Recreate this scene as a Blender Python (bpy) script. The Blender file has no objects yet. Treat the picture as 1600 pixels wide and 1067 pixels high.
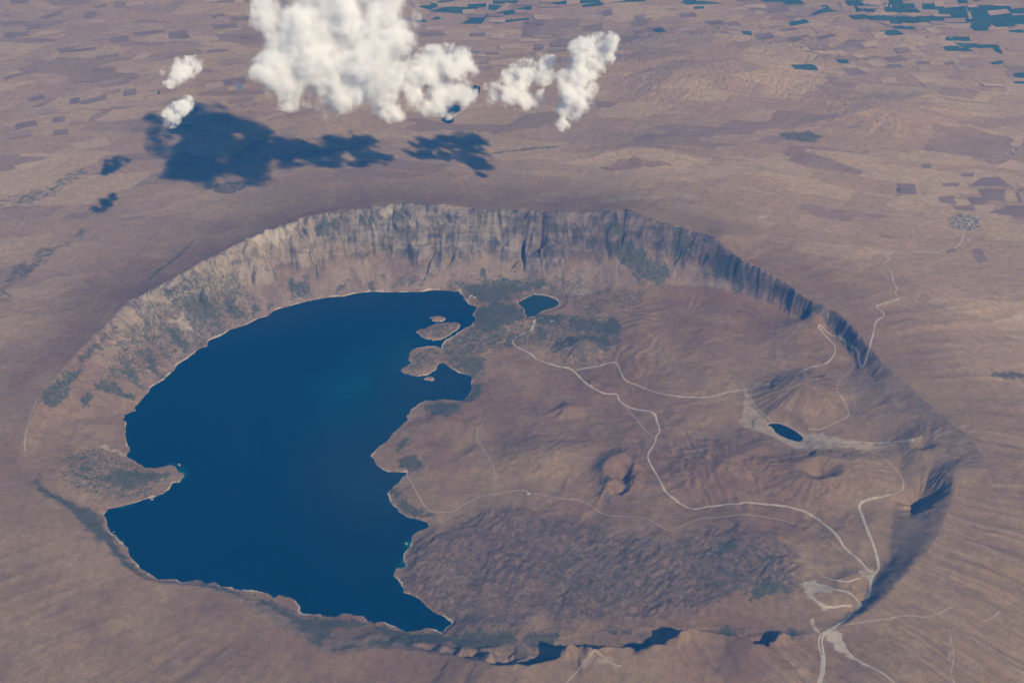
import bpy, math, random
import numpy as np
from mathutils import Vector

SC = bpy.context.scene
COL = SC.collection
random.seed(11)
RNG = np.random.default_rng(11)
F4 = np.float32

# ------------------------------------------------------------------ camera, sky, sun, exposure
CAM_H = 8500.0                      # metres above the lake
PITCH = math.radians(38.0)          # looking down from the horizontal
FOCAL = 2222.0                      # focal length for a 1600 px wide frame
SUN_AZ = math.radians(37.0)         # from the near side (-Y) round to the right (+X)
SUN_EL = math.radians(42.0)

cam_d = bpy.data.cameras.new('camera')
cam_d.sensor_width = 36.0
cam_d.lens = 36.0 * FOCAL / 1600.0
cam_d.clip_start = 10.0
cam_d.clip_end = 200000.0
cam = bpy.data.objects.new('camera', cam_d)
COL.objects.link(cam)
cam.location = (0, 0, CAM_H)
cam.rotation_euler = (math.pi / 2 - PITCH, 0, 0)
SC.camera = cam

sun_dir = Vector((math.cos(SUN_EL) * math.sin(SUN_AZ), -math.cos(SUN_EL) * math.cos(SUN_AZ), math.sin(SUN_EL)))
world = bpy.data.worlds.new('World')
SC.world = world
world.use_nodes = True
wn = world.node_tree
wn.nodes.clear()
sky = wn.nodes.new('ShaderNodeTexSky')
sky.sky_type = 'NISHITA'
sky.sun_disc = False
sky.sun_elevation = SUN_EL
sky.sun_rotation = math.pi - SUN_AZ
sky.altitude = 2200.0
bg = wn.nodes.new('ShaderNodeBackground')
bg.inputs['Strength'].default_value = 0.05
wo = wn.nodes.new('ShaderNodeOutputWorld')
wn.links.new(sky.outputs[0], bg.inputs['Color'])
wn.links.new(bg.outputs[0], wo.inputs['Surface'])

sun_d = bpy.data.lights.new('sun', 'SUN')
sun_d.energy = 4.1
sun_d.angle = math.radians(0.53)
sun_d.color = (1.0, 0.985, 0.96)
sun = bpy.data.objects.new('sun', sun_d)
COL.objects.link(sun)
sun.rotation_euler = sun_dir.to_track_quat('Z', 'Y').to_euler()
sun.location = (3000, 3000, 12000)

SC.view_settings.view_transform = 'Standard'
SC.view_settings.look = 'None'
SC.view_settings.exposure = 0.0
SC.view_settings.gamma = 1.0
SC.render.engine = 'CYCLES'
SC.cycles.use_denoising = True
SC.cycles.max_bounces = 12
SC.cycles.diffuse_bounces = 2
SC.cycles.glossy_bounces = 2
SC.cycles.transparent_max_bounces = 16
SC.cycles.volume_bounces = 10
SC.cycles.volume_max_steps = 128

# ------------------------------------------------------------------ small maths helpers
def sstep(a, b, x):
    t = np.clip((x - a) / (b - a), 0.0, 1.0)
    return t * t * (3.0 - 2.0 * t)

def _hash(ix, iy, iz, seed):
    h = (ix * np.uint32(374761393) + iy * np.uint32(668265263) + iz * np.uint32(2147483647) + np.uint32(seed * 974711 + 12345))
    h = (h ^ (h >> np.uint32(13))) * np.uint32(1274126177)
    h = (h ^ (h >> np.uint32(16))) * np.uint32(2246822519)
    return h ^ (h >> np.uint32(15))

def _grad(h, x, y, z):
    k = np.uint32(1023)
    gx = (h & k).astype(F4) / F4(511.5) - F4(1)
    gy = ((h >> np.uint32(10)) & k).astype(F4) / F4(511.5) - F4(1)
    gz = ((h >> np.uint32(20)) & k).astype(F4) / F4(511.5) - F4(1)
    return gx * x + gy * y + gz * z

def noise(x, y, z=None, seed=0):
    """gradient noise, about -1..1"""
    x = np.asarray(x, F4); y = np.asarray(y, F4)
    two = z is None
    fx = np.floor(x); fy = np.floor(y)
    ix = fx.astype(np.int64).astype(np.uint32); iy = fy.astype(np.int64).astype(np.uint32)
    x = x - fx; y = y - fy
    if two:
        z = np.zeros_like(x) + F4(0.31); iz = np.zeros_like(ix)
    else:
        z = np.asarray(z, F4) + np.zeros_like(x); fz = np.floor(z); iz = fz.astype(np.int64).astype(np.uint32); z = z - fz
    u = x * x * x * (x * (x * 6 - 15) + 10); v = y * y * y * (y * (y * 6 - 15) + 10)
    one = np.uint32(1)
    def layer(izz, zz):
        a = _grad(_hash(ix, iy, izz, seed), x, y, zz)
        b = _grad(_hash(ix + one, iy, izz, seed), x - 1, y, zz)
        c = _grad(_hash(ix, iy + one, izz, seed), x, y - 1, zz)
        d = _grad(_hash(ix + one, iy + one, izz, seed), x - 1, y - 1, zz)
        ab = a + u * (b - a); cd = c + u * (d - c)
        return ab + v * (cd - ab)
    n0 = layer(iz, z)
    if two:
        return n0 * F4(1.5)
    n1 = layer(iz + one, z - 1)
    w = z * z * z * (z * (z * 6 - 15) + 10)
    return (n0 + w * (n1 - n0)) * F4(1.3)

def fbm(x, y, z=None, octv=4, seed=0, gain=0.5):
    s = 0; a = 1.0; f = 1.0
    for o in range(octv):
        s = s + a * noise(x * f, y * f, None if z is None else z * f, seed + o * 7)
        a *= gain; f *= 2.03
    return s

def at(u, v, z=0.0):
    """survey helper: the point at height z seen along a sight line of the photograph"""
    x = (u - 800.0) / FOCAL; y = -(v - 533.5) / FOCAL
    d = np.array([x, math.cos(PITCH) + y * math.sin(PITCH), -math.sin(PITCH) + y * math.cos(PITCH)])
    t = (z - CAM_H) / d[2]
    return np.array([0.0, 0.0, CAM_H]) + d * t

def pts_at(pts, z=0.0):
    return np.array([at(p[0], p[1], p[2] if len(p) > 2 else z)[:2] for p in pts])

def smooth_closed(P, n=4):
    """closed Catmull-Rom through the rows of P"""
    P = np.asarray(P, float); m = len(P); out = []
    for i in range(m):
        a, b, c, d = P[i - 1], P[i], P[(i + 1) % m], P[(i + 2) % m]
        for k in range(n):
            t = k / n
            out.append(0.5 * ((2 * b) + (c - a) * t + (2 * a - 5 * b + 4 * c - d) * t * t + (3 * b - a - 3 * c + d) * t ** 3))
    return np.array(out)

def smooth_open(P, n=6):
    P = np.asarray(P, float); m = len(P); out = []
    for i in range(m - 1):
        a = P[max(i - 1, 0)]; b = P[i]; c = P[i + 1]; d = P[min(i + 2, m - 1)]
        for k in range(n):
            t = k / n
            out.append(0.5 * ((2 * b) + (c - a) * t + (2 * a - 5 * b + 4 * c - d) * t * t + (3 * b - a - 3 * c + d) * t ** 3))
    out.append(P[-1])
    return np.array(out)

def roughen(P, amp, rounds=2, seed=1):
    """midpoint displacement of a closed outline"""
    r = np.random.default_rng(seed); P = np.asarray(P, float)
    for k in range(rounds):
        Q = np.roll(P, -1, 0); d = Q - P; L = np.hypot(d[:, 0], d[:, 1])[:, None] + 1e-6
        nrm = np.stack([-d[:, 1], d[:, 0]], 1) / L
        M = (P + Q) / 2 + nrm * r.normal(0, 1, (len(P), 1)) * np.minimum(amp, 0.22 * L)
        out = np.empty((len(P) * 2, 2)); out[0::2] = P; out[1::2] = M; P = out; amp *= 0.55
    return P

def seg_dist(X, Y, P, closed=True, vals=None):
    """distance of points to an outline: signed (inside > 0) when closed, nearest point on it and a value carried along it"""
    P = np.asarray(P, float); Q = np.roll(P, -1, 0)
    n = len(P) if closed else len(P) - 1
    X = X.astype(F4); Y = Y.astype(F4)
    best = np.full(X.shape, 1e20, F4); nx = np.zeros_like(X); ny = np.zeros_like(X); val = np.zeros_like(X)
    ins = np.zeros(X.shape, bool)
    for i in range(n):
        ax, ay = P[i]; bx, by = Q[i]
        dx, dy = bx - ax, by - ay; L2 = dx * dx + dy * dy + 1e-9
        t = np.clip(((X - F4(ax)) * F4(dx) + (Y - F4(ay)) * F4(dy)) / F4(L2), 0, 1)
        px = F4(ax) + t * F4(dx); py = F4(ay) + t * F4(dy)
        d2 = (X - px) ** 2 + (Y - py) ** 2
        m = d2 < best
        best = np.where(m, d2, best); nx = np.where(m, px, nx); ny = np.where(m, py, ny)
        if vals is not None:
            val = np.where(m, F4(vals[i]) + t * F4(vals[(i + 1) % len(P)] - vals[i]), val)
        if closed and ay != by:
            c = ((ay > Y) != (by > Y)) & (X < F4(dx / dy) * (Y - F4(ay)) + F4(ax))
            ins ^= c
    d = np.sqrt(best)
    if closed:
        d = np.where(ins, d, -d)
    return d, nx, ny, val

# ------------------------------------------------------------------ survey lines of the caldera (sight line u, v and height)
RIM = [(33, 735, 160), (28, 712, 170), (42, 670, 200), (68, 618, 240), (98, 575, 270), (125, 545, 300), (165, 505, 350), (200, 471, 390),
       (238, 452, 420), (280, 430, 450), (312, 410, 480), (345, 393, 500), (385, 374, 540), (430, 356, 570), (458, 346, 600), (492, 335, 620),
       (540, 328, 650), (580, 322, 670), (625, 318, 690), (665, 319, 690), (705, 320, 685), (740, 326, 650), (775, 328, 640), (815, 327, 640),
       (855, 330, 640), (895, 331, 650), (930, 331, 660), (972, 326, 690), (1005, 335, 670), (1035, 347, 630), (1065, 355, 590), (1095, 364, 570),
       (1118, 371, 575), (1135, 388, 530), (1160, 405, 490), (1200, 428, 440), (1235, 448, 410), (1262, 468, 390), (1300, 484, 380), (1322, 500, 360),
       (1362, 545, 330), (1395, 580, 325), (1432, 612, 330), (1468, 645, 335), (1505, 675, 340), (1530, 702, 340), (1540, 722, 335), (1530, 738, 320),
       (1500, 752, 310), (1487, 780, 310), (1475, 815, 310), (1458, 845, 300), (1438, 872, 290), (1415, 898, 275), (1385, 930, 250), (1356, 953, 222),
       (1325, 972, 195), (1300, 985, 172), (1281, 989, 172), (1255, 992, 205), (1225, 994, 235), (1190, 1003, 315), (1160, 996, 310), (1130, 990, 290), (1085, 988, 330),
       (1058, 992, 370), (1020, 1004, 390), (975, 1007, 385), (945, 1009, 380), (925, 1016, 370), (900, 1012, 340), (880, 1021, 350), (855, 1032, 365),
       (810, 1037, 355), (770, 1036, 325), (735, 1028, 275), (690, 1020, 200), (640, 1013, 165), (580, 1013, 140), (520, 1021, 125), (490, 1008, 115),
       (455, 988, 105), (425, 968, 95), (395, 952, 85), (352, 926, 62), (315, 916, 48), (280, 914, 48), (243, 910, 58), (205, 892, 90), (170, 855, 125),
       (125, 818, 150), (92, 790, 160), (58, 767, 160), (40, 752, 160)]
# foot of the inner walls = edge of the floor
FOOT = [(195, 648, 2), (212, 636, 2), (252, 594, 2), (290, 560, 2), (325, 532, 2), (380, 507, 2), (442, 479, 2), (500, 466, 2), (556, 457, 2), (620, 454, 2), (700, 452, 2),
        (745, 444, 22), (790, 444, 28), (840, 452, 26), (880, 460, 36), (920, 462, 55), (960, 456, 80), (1005, 447, 110), (1060, 443, 130), (1110, 449, 145), (1160, 461, 150),
        (1210, 476, 155), (1255, 498, 158), (1290, 512, 160), (1322, 545, 168), (1338, 574, 170), (1325, 590, 172), (1325, 625, 172), (1330, 655, 165), (1370, 672, 170), (1400, 690, 178), (1402, 725, 175),
        (1412, 765, 160), (1396, 800, 150), (1392, 840, 145), (1388, 872, 142), (1372, 895, 140), (1352, 930, 146), (1322, 955, 155), (1298, 972, 160), (1278, 972, 170), (1230, 976, 175), (1180, 985, 160), (1130, 980, 150),
        (1060, 981, 148), (1000, 984, 140), (930, 988, 130), (870, 995, 118), (830, 1000, 105), (780, 1000, 85), (740, 997, 55), (705, 995, 18), (660, 990, 6), (610, 982, 6), (560, 970, 6), (505, 966, 6),
        (460, 955, 6), (420, 937, 6), (375, 926, 6), (320, 912, 6), (247, 907, 6), (207, 884, 8), (185, 850, 15), (165, 822, 20), (150, 800, 35), (110, 782, 75), (72, 760, 105), (62, 735, 112), (58, 705, 118), (75, 668, 115),
        (110, 655, 80), (160, 650, 35)]
LAKE = [(717, 453), (700, 454), (660, 456), (600, 456), (577, 456), (552, 459), (540, 463), (487, 469), (442, 481), (425, 487), (405, 497), (380, 509), (365, 513), (342, 526), (325, 533), (324, 540),
        (307, 547), (290, 562), (277, 569), (267, 582), (252, 595), (234, 606), (227, 617), (210, 636), (212, 642), (195, 647), (192, 657), (197, 661), (195, 678), (199, 697), (202, 705), (197, 712),
        (212, 722), (225, 731), (240, 732), (265, 727), (275, 730), (287, 740), (285, 747), (280, 756), (270, 754), (265, 761), (257, 770), (240, 777), (210, 785), (190, 791), (167, 795), (161, 804),
        (167, 820), (172, 832), (187, 845), (200, 857), (205, 872), (217, 887), (247, 906), (270, 905), (290, 910), (310, 906), (332, 910), (345, 917), (362, 917), (377, 922), (397, 922), (415, 926),
        (425, 934), (435, 929), (457, 935), (466, 945), (467, 952), (480, 959), (502, 960), (510, 964), (530, 962), (547, 959), (567, 962), (575, 971), (590, 972), (612, 977), (631, 986), (645, 986),
        (665, 980), (690, 989), (707, 972), (697, 964), (672, 950), (657, 936), (632, 926), (627, 912), (615, 899), (622, 887), (635, 885), (631, 877), (630, 865), (640, 856), (650, 832), (672, 821),
        (657, 812), (635, 807), (615, 790), (606, 772), (615, 760), (635, 742), (636, 737), (607, 737), (590, 727), (579, 712), (590, 701), (607, 687), (617, 675), (639, 655), (640, 647), (645, 638),
        (665, 626), (690, 624), (725, 626), (737, 610), (738, 592), (732, 586), (712, 579), (695, 567), (684, 570), (682, 577), (670, 585), (652, 588), (635, 584), (627, 577), (645, 567), (638, 561),
        (642, 549), (660, 542), (677, 541), (688, 545), (690, 541), (695, 532), (710, 524), (735, 510), (744, 501), (739, 490), (746, 479), (732, 475), (726, 467), (720, 459)]
ISLANDS = [[(671, 496), (687, 493), (697, 498), (692, 502), (676, 503), (674, 499)],
           [(649, 518), (667, 511), (685, 505), (713, 504), (720, 510), (705, 522), (687, 531), (670, 531), (657, 526)],
           [(660, 593), (670, 588), (679, 591), (676, 596), (668, 594)]]
ROCKS = [[(631, 849), (635, 846), (638, 849), (634, 852)], [(277, 725), (281, 723), (284, 726), (280, 728)], [(285, 728), (288, 727), (288, 730)],
         [(232, 781), (238, 778), (241, 780), (236, 782)], [(176, 828), (180, 829), (178, 833)], [(191, 842), (195, 844), (191, 847)]]
WARM_POND = [(810, 472), (825, 464), (837, 460), (860, 464), (874, 472), (867, 480), (847, 486), (837, 494), (822, 495), (820, 485), (812, 477)]
CRATER_POND = [(1199, 664), (1210, 661), (1227, 665), (1247, 676), (1255, 685), (1247, 690), (1227, 684), (1212, 675), (1206, 667)]
WARM_Z, CRATER_Z = 6.0, 138.0
# spot heights and lines on the floor
SPOTS = [(760, 470, 14), (780, 500, 26), (850, 520, 40), (800, 560, 45), (900, 600, 62), (900, 580, 60), (1000, 600, 100), (1000, 500, 125), (1100, 520, 155), (1200, 520, 160), (1100, 590, 150), (1150, 612, 144),
         (1235, 650, 142), (1180, 680, 138), (1270, 700, 142), (1010, 700, 118), (1060, 780, 112), (900, 700, 100), (880, 790, 92), (760, 720, 72), (700, 700, 55), (660, 680, 38), (700, 640, 30), (760, 640, 55), (680, 770, 40), (740, 770, 62),
         (1200, 785, 128), (1340, 790, 148), (1320, 720, 160), (1100, 880, 168), (1000, 880, 150), (900, 880, 125), (780, 860, 85), (720, 900, 55), (700, 850, 40), (1200, 880, 172), (1260, 920, 168),
         (850, 950, 105), (1000, 950, 148), (750, 950, 60), (1130, 950, 162), (1300, 880, 142), (1250, 830, 150), (630, 720, 22), (615, 715, 14), (640, 785, 16), (760, 530, 25), (720, 550, 14), (655, 560, 12), (660, 578, 12),
         (180, 740, 62), (120, 740, 90), (250, 745, 28), (130, 690, 75), (170, 690, 35)]

# ------------------------------------------------------------------ terrain grid (fine over the caldera, coarser outwards)
def axis(lo, hi, step, out_lo, out_hi, g1, cap, keep):
    core = list(np.arange(lo, hi + 1e-6, step))
    def grow(start, end, sgn):
        r = []; s = step; p = start
        while (end - p) * sgn > 0:
            s = s * g1 if s < cap or abs(p - start) > keep else cap
            if abs(p - start) > keep: s *= 1.06
            p += sgn * s; r.append(p)
        return r
    return np.array(grow(lo, out_lo, -1)[::-1] + core + grow(hi, out_hi, 1))

GX = axis(-4500, 4400, 12.0, -42000, 42000, 1.03, 36.0, 4500)
GY = axis(6250, 12898, 12.0, -30000, 70000, 1.03, 28.0, 7500)
NX, NY = len(GX), len(GY)
X, Y = np.meshgrid(GX.astype(F4), GY.astype(F4))
STR = 4
def cidx(n):
    i = list(range(0, n, STR))
    if i[-1] != n - 1: i.append(n - 1)
    return np.array(i)
CX, CY = cidx(NX), cidx(NY)

def upsample(C):
    """coarse rows/columns back to the full grid, linear in index"""
    ix = np.interp(np.arange(NX), CX, np.arange(len(CX))); iy = np.interp(np.arange(NY), CY, np.arange(len(CY)))
    x0 = np.minimum(ix.astype(int), len(CX) - 2); y0 = np.minimum(iy.astype(int), len(CY) - 2)
    fx = (ix - x0).astype(F4)[None, :]; fy = (iy - y0).astype(F4)[:, None]
    A = C[y0][:, x0]; B = C[y0][:, x0 + 1]; D = C[y0 + 1][:, x0]; E = C[y0 + 1][:, x0 + 1]
    return (A * (1 - fx) + B * fx) * (1 - fy) + (D * (1 - fx) + E * fx) * fy

def outline_field(P, vals=None, band=130.0):
    xc, yc = X[np.ix_(CY, CX)], Y[np.ix_(CY, CX)]
    d, nx, ny, v = seg_dist(xc, yc, P, True, vals)
    D = upsample(d); N0 = upsample(nx); N1 = upsample(ny); V = upsample(v)
    m = np.abs(D) < band
    d, nx, ny, v = seg_dist(X[m], Y[m], P, True, vals)
    D[m] = d; N0[m] = nx; N1[m] = ny; V[m] = v
    return D, N0, N1, V

def patch_sd(P, pad=150.0):
    """signed distance to a small outline, only inside its padded box; -pad elsewhere"""
    P = np.asarray(P, float)
    i0, i1 = np.searchsorted(GX, [P[:, 0].min() - pad, P[:, 0].max() + pad]); j0, j1 = np.searchsorted(GY, [P[:, 1].min() - pad, P[:, 1].max() + pad])
    sl = (slice(j0, j1), slice(i0, i1))
    d = seg_dist(X[sl], Y[sl], P, True)[0]
    return sl, d

rimP = np.array([at(*p) for p in RIM]); rimP = smooth_closed(rimP, 3)
footP = np.array([at(*p) for p in FOOT]); footP = smooth_closed(footP, 2)
lakeP = roughen(pts_at(LAKE), 9.0, 2, 3)
islP = [roughen(smooth_closed(pts_at(p), 3), 6.0, 1, 5 + i) for i, p in enumerate(ISLANDS)]
rockP = [roughen(pts_at(p), 4.0, 1, 50 + i) for i, p in enumerate(ROCKS)]
warmP = roughen(smooth_closed(pts_at(WARM_POND, WARM_Z), 2), 5, 1, 8)
cratP = roughen(smooth_closed(pts_at(CRATER_POND, CRATER_Z), 3), 3, 1, 9)

# crest is wavy where cliffs notch it
rw = 22 * noise(rimP[:, 0] / 90, rimP[:, 1] / 90, seed=3) * np.maximum(sstep(200, 500, rimP[:, 2]), 1.3 * sstep(7600, 7200, rimP[:, 1]) * sstep(-1200, -500, rimP[:, 0]))
rimP[:, 1] += rw; rimP[:, 0] += 10 * noise(rimP[:, 0] / 70, rimP[:, 1] / 70, seed=4)

RD, RNX, RNY, RZ = outline_field(rimP[:, :2], rimP[:, 2])
FD, FNX, FNY, FZ = outline_field(footP[:, :2], footP[:, 2])
LD, LNX, LNY, _ = outline_field(lakeP)

# smooth bearing around the caldera for the outer flank
ctr = rimP[:, :2].mean(0)
ANG = np.arctan2(Y - ctr[1], X - ctr[0])
ra = np.arctan2(rimP[:, 1] - ctr[1], rimP[:, 0] - ctr[0]); o_ = np.argsort(ra); ra, rzz = ra[o_], rimP[o_, 2]
ga = np.linspace(-math.pi, math.pi, 361)[:-1]; gz = np.interp(ga, ra, rzz, period=2 * math.pi)
ker = np.exp(-0.5 * (np.arange(-30, 31) / 11.0) ** 2); ker /= ker.sum(); gz = np.convolve(np.r_[gz[-30:], gz, gz[:30]], ker, 'valid')
AX_, AY_ = (np.cos(ANG) * 4000).astype(F4), (np.sin(ANG) * 4000).astype(F4)
RZS = np.interp(ANG, ga, gz, period=2 * math.pi).astype(F4)

# ---- inside the rim: heights relaxed between the surveyed lines
i0, i1 = np.searchsorted(GX, [-4500, 4400]); j0, j1 = np.searchsorted(GY, [6250, 12900])
sub = 3
sx = np.arange(i0, i1 + 1, sub); sy = np.arange(j0, j1 + 1, sub)
SX, SY = GX[sx], GY[sy]
fix = np.full((len(sy), len(sx)), np.nan)
def stamp(p, z):
    a = int(round((p[0] - SX[0]) / (SX[1] - SX[0]))); b = int(round((p[1] - SY[0]) / (SY[1] - SY[0])))
    if 0 <= a < len(SX) and 0 <= b < len(SY): fix[b, a] = z
def stamp_line(P, closed):
    n = len(P) if closed else len(P) - 1
    for i in range(n):
        a = P[i]; b = P[(i + 1) % len(P)]; k = max(2, int(np.hypot(*(b - a)[:2]) / 15))
        for t in np.linspace(0, 1, k, endpoint=False):
            q = a + (b - a) * t; stamp(q[:2], q[2])
out_s = RD[np.ix_(sy, sx)] < 0
fix[out_s] = RZ[np.ix_(sy, sx)][out_s]
for p in SPOTS:
    q = at(*p); stamp(q, p[2])
lake_s = LD[np.ix_(sy, sx)] > -10
fix[lake_s] = 1.0
stamp_line(footP, True); stamp_line(rimP, True)
def relax(fix):
    h, w = fix.shape
    if min(h, w) > 24:
        hh, ww = (h + 1) // 2, (w + 1) // 2
        c = np.full((hh, ww), np.nan)
        cnt = np.zeros((hh, ww)); s = np.zeros((hh, ww))
        for a in (0, 1):
            for b in (0, 1):
                q = fix[a::2, b::2]; m = ~np.isnan(q)
                s[:q.shape[0], :q.shape[1]] += np.where(m, q, 0); cnt[:q.shape[0], :q.shape[1]] += m
        c[cnt > 0] = s[cnt > 0] / cnt[cnt > 0]
        g = relax(c)
        u = np.repeat(np.repeat(g, 2, 0), 2, 1)[:h, :w]
    else:
        u = np.full(fix.shape, np.nanmean(fix))
    m = ~np.isnan(fix); v = np.where(m, fix, 0)
    for k in range(90):
        p = np.pad(u, 1, mode='edge')
        u = 0.25 * (p[:-2, 1:-1] + p[2:, 1:-1] + p[1:-1, :-2] + p[1:-1, 2:])
        u[m] = v[m]
    return u
hs = relax(fix)
p = np.pad(hs, 1, mode='edge'); hs = 0.5 * hs + 0.125 * (p[:-2, 1:-1] + p[2:, 1:-1] + p[1:-1, :-2] + p[1:-1, 2:])
def bil(SX, SY, A, X, Y):
    fx = np.clip((X - SX[0]) / (SX[1] - SX[0]), 0, len(SX) - 1.001); fy = np.clip((Y - SY[0]) / (SY[1] - SY[0]), 0, len(SY) - 1.001)
    a = fx.astype(int); b = fy.astype(int); fx = fx - a; fy = fy - b
    return (A[b, a] * (1 - fx) + A[b, a + 1] * fx) * (1 - fy) + (A[b + 1, a] * (1 - fx) + A[b + 1, a + 1] * fx) * fy
Hin = bil(SX, SY, hs, X, Y).astype(F4)

inside = RD > 0
wall = inside & (FD < 0)
T = np.where(wall, (-FD) / (-FD + RD + 1e-3), np.where(inside, 0.0, 1.0)).astype(F4)   # 0 at the foot, 1 at the crest
cliff = sstep(230, 430, RZ) * sstep(9650, 10050, RNY + 900 * sstep(500, -2500, RNX))                                                            # the high northern walls
east = sstep(2300, 3300, RNX) * (1 - sstep(9800, 10700, RNY))                           # smooth gullied eastern slope

# wall profile: rock ribs above, scree fans below that reach up into the gullies
dh = np.maximum(RZ - FZ, 20)
env = np.sin(np.pi * np.clip(T, 0, 1)) ** 0.6
wrp = 60 * fbm(X / 260, Y / 260, octv=3, seed=20)
wx, wy = RNX + 0.35 * (FNX - RNX) * (1 - T) + wrp, RNY + 0.35 * (FNY - RNY) * (1 - T) + wrp * .6
amp = 0.35 + 0.65 * sstep(-.35, .45, noise(RNX / 650, RNY / 650, seed=19))
g0 = noise(wx / 420, wy / 420, T * 0.8, 27)
g1 = 1 - 2.2 * np.abs(noise(wx / 190, wy / 190, T * 1.3, 21))
g2 = 1 - 2.2 * np.abs(noise(wx / 78, wy / 78, T * 2.6, 22))
g3 = fbm(wx / 34, wy / 34, T * 6.0, 2, 23)
ledge = fbm(wx / 300, wy / 300, T * 9, 2, 24)
ribs = sstep(-.06, .16, T - (0.58 - 0.30 * g1 * amp - 0.26 * g0 - 0.10 * g2)) * np.where(wall, cliff, 0)
prof = 0.66 * T + 0.34 * sstep(0.45, 0.95, T)
Hw = Hin + np.where(wall, cliff * dh * (prof - T), 0)
gul = env * cliff * (22 * g0 + 16 * g1 * (1 - ribs) + ribs * (amp * (84 * g1 + 56 * g2) + 22 * g3 + 26 * ledge) + (1 - ribs) * 3 * g2)
gul_e = (1 - 2.2 * np.abs(noise((wx - wrp * .4) / 92, (wy - wrp * .4) / 92, T * 1.1, 25))) * (7 + 7 * east) * env * (1 - cliff) * (.35 + .65 * sstep(-.3, .4, noise(RNX / 500, RNY / 500, seed=29))) + 8 * fbm(X / 240, Y / 240, octv=3, seed=26) * env
# the near rim breaks away sharply on its inner side
south = sstep(-700, -200, RNX) * (1 - sstep(2350, 2600, RNX)) * (1 - sstep(7300, 7700, RNY)) * np.where(wall, 1, 0)
sn = sstep(-.35, .25, noise(RNX / 210, RNY / 210, seed=28))
Hw = Hw + np.where(wall, gul + gul_e * (1 - .7 * south) + south * (.65 + .35 * sn) * (RZ - FZ) * (T ** (3.6 + 3 * sn) - T) * .92, 0)

# outside the rim: long flank falling to the plain
dout = np.maximum(-RD, 0)
plain = -330 + 45 * fbm(X / 5200, Y / 5200, octv=3, seed=31) - 130 * sstep(16000, 22000, Y)
rzo = RZ + (RZS - RZ) * sstep(0, 900, dout)
flank = plain + (rzo - plain) * np.exp(-dout / (3500 + 900 * noise(AX_ / 2500, AY_ / 2500, seed=32)))
fr = sstep(40, 700, dout) * np.exp(-dout / 5200)
fw = 110 * fbm(X / 700, Y / 700, octv=3, seed=36)
rill = 1 - 2.2 * np.abs(noise((AX_ + fw * .35) / 170, (AY_ + fw * .35) / 170, dout / 2600, 33))
rill2 = 1 - 2.2 * np.abs(noise((AX_ + fw * .25) / 66, (AY_ + fw * .25) / 66, dout / 1500, 34))
se = sstep(1300, 2300, X) * (1 - sstep(8600, 9600, Y))
flank = flank + fr * ((rill * (12 + 34 * se) + rill2 * (2 + 12 * se)) * (1 - .65 * sstep(10500, 12500, Y))) + sstep(60, 900, dout) * (26 * fbm(X / 1500, Y / 1500, octv=5, seed=35, gain=.48) + 34 * sstep(2500, 7000, dout) * fbm(X / 2600, Y / 2600, octv=3, seed=38))
H = np.where(inside, Hw, flank).astype(F4)

# floor relief: flow ridges, rough ground
fl = inside & (FD > 0)
fe = sstep(0, 160, FD) * sstep(5, 120, -LD)
wob = fbm(X / 700, Y / 700, octv=2, seed=41)
wob2 = fbm(X / 320, Y / 320, octv=3, seed=44)
r1 = np.sin((np.hypot(X - 1900, (Y - 10300) * 1.25) + 300 * wob + 150 * wob2) / 24.0) * sstep(-.25, .35, noise(X / 380, Y / 380, seed=45))
flow = np.exp(-(((X - 1750) / 1150) ** 2 + ((Y - 10650) / 900) ** 2))
er = 1 - 2.2 * np.abs(fbm(X / 260, Y / 260, octv=3, seed=46))
H = H + np.where(fl, fe * (27 * fbm(X / 560, Y / 560, octv=4, seed=42, gain=.42) + 6.5 * flow * r1 + 7 * er * sstep(0, .5, fbm(X / 900, Y / 900, octv=2, seed=47) + .2) + 1.2 * noise(X / 45, Y / 45, seed=43)), 0)

LAVA = [(672, 821), (700, 812), (740, 795), (770, 778), (800, 788), (880, 810), (960, 832), (1040, 848), (1100, 842), (1150, 828), (1200, 845), (1235, 872), (1258, 905), (1250, 925), (1190, 935), (1130, 952), (1100, 978), (1000, 980), (900, 985), (830, 988), (715, 988), (690, 955), (632, 926), (612, 899), (635, 882), (645, 832)]
lavaP = roughen(pts_at(LAVA, 100), 40, 2, 14)
sl, d = patch_sd(lavaP, 300)
lava = np.zeros_like(H); lava[sl] = sstep(-90, 130, d + 75 * fbm(X[sl] / 160, Y[sl] / 160, octv=3, seed=51))
lava = lava * np.where(fl, 1, 0) * sstep(0, 40, -LD)
w1 = 55 * fbm(X / 210, Y / 210, octv=3, seed=55)
xr = (X + w1) * 0.86 - (Y + w1) * 0.5; yr = (X - w1) * 0.5 + (Y + w1) * 0.86
lr = 1 - 2.2 * np.abs(noise(xr / 62, yr / 150, seed=52))
lr2 = 1 - 2.2 * np.abs(fbm((X + w1) / 62, (Y + w1) / 58, octv=3, seed=53))
lpat = sstep(-.3, .5, fbm(X / 420, Y / 420, octv=2, seed=56))
H = H + lava * (18 + 7.0 * lr * lpat + (2.0 + 3.0 * lpat) * lr2 + 2.6 * fbm(X / 27, Y / 27, octv=2, seed=57) + 10 * fbm(X / 260, Y / 260, octv=3, seed=54))

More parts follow.
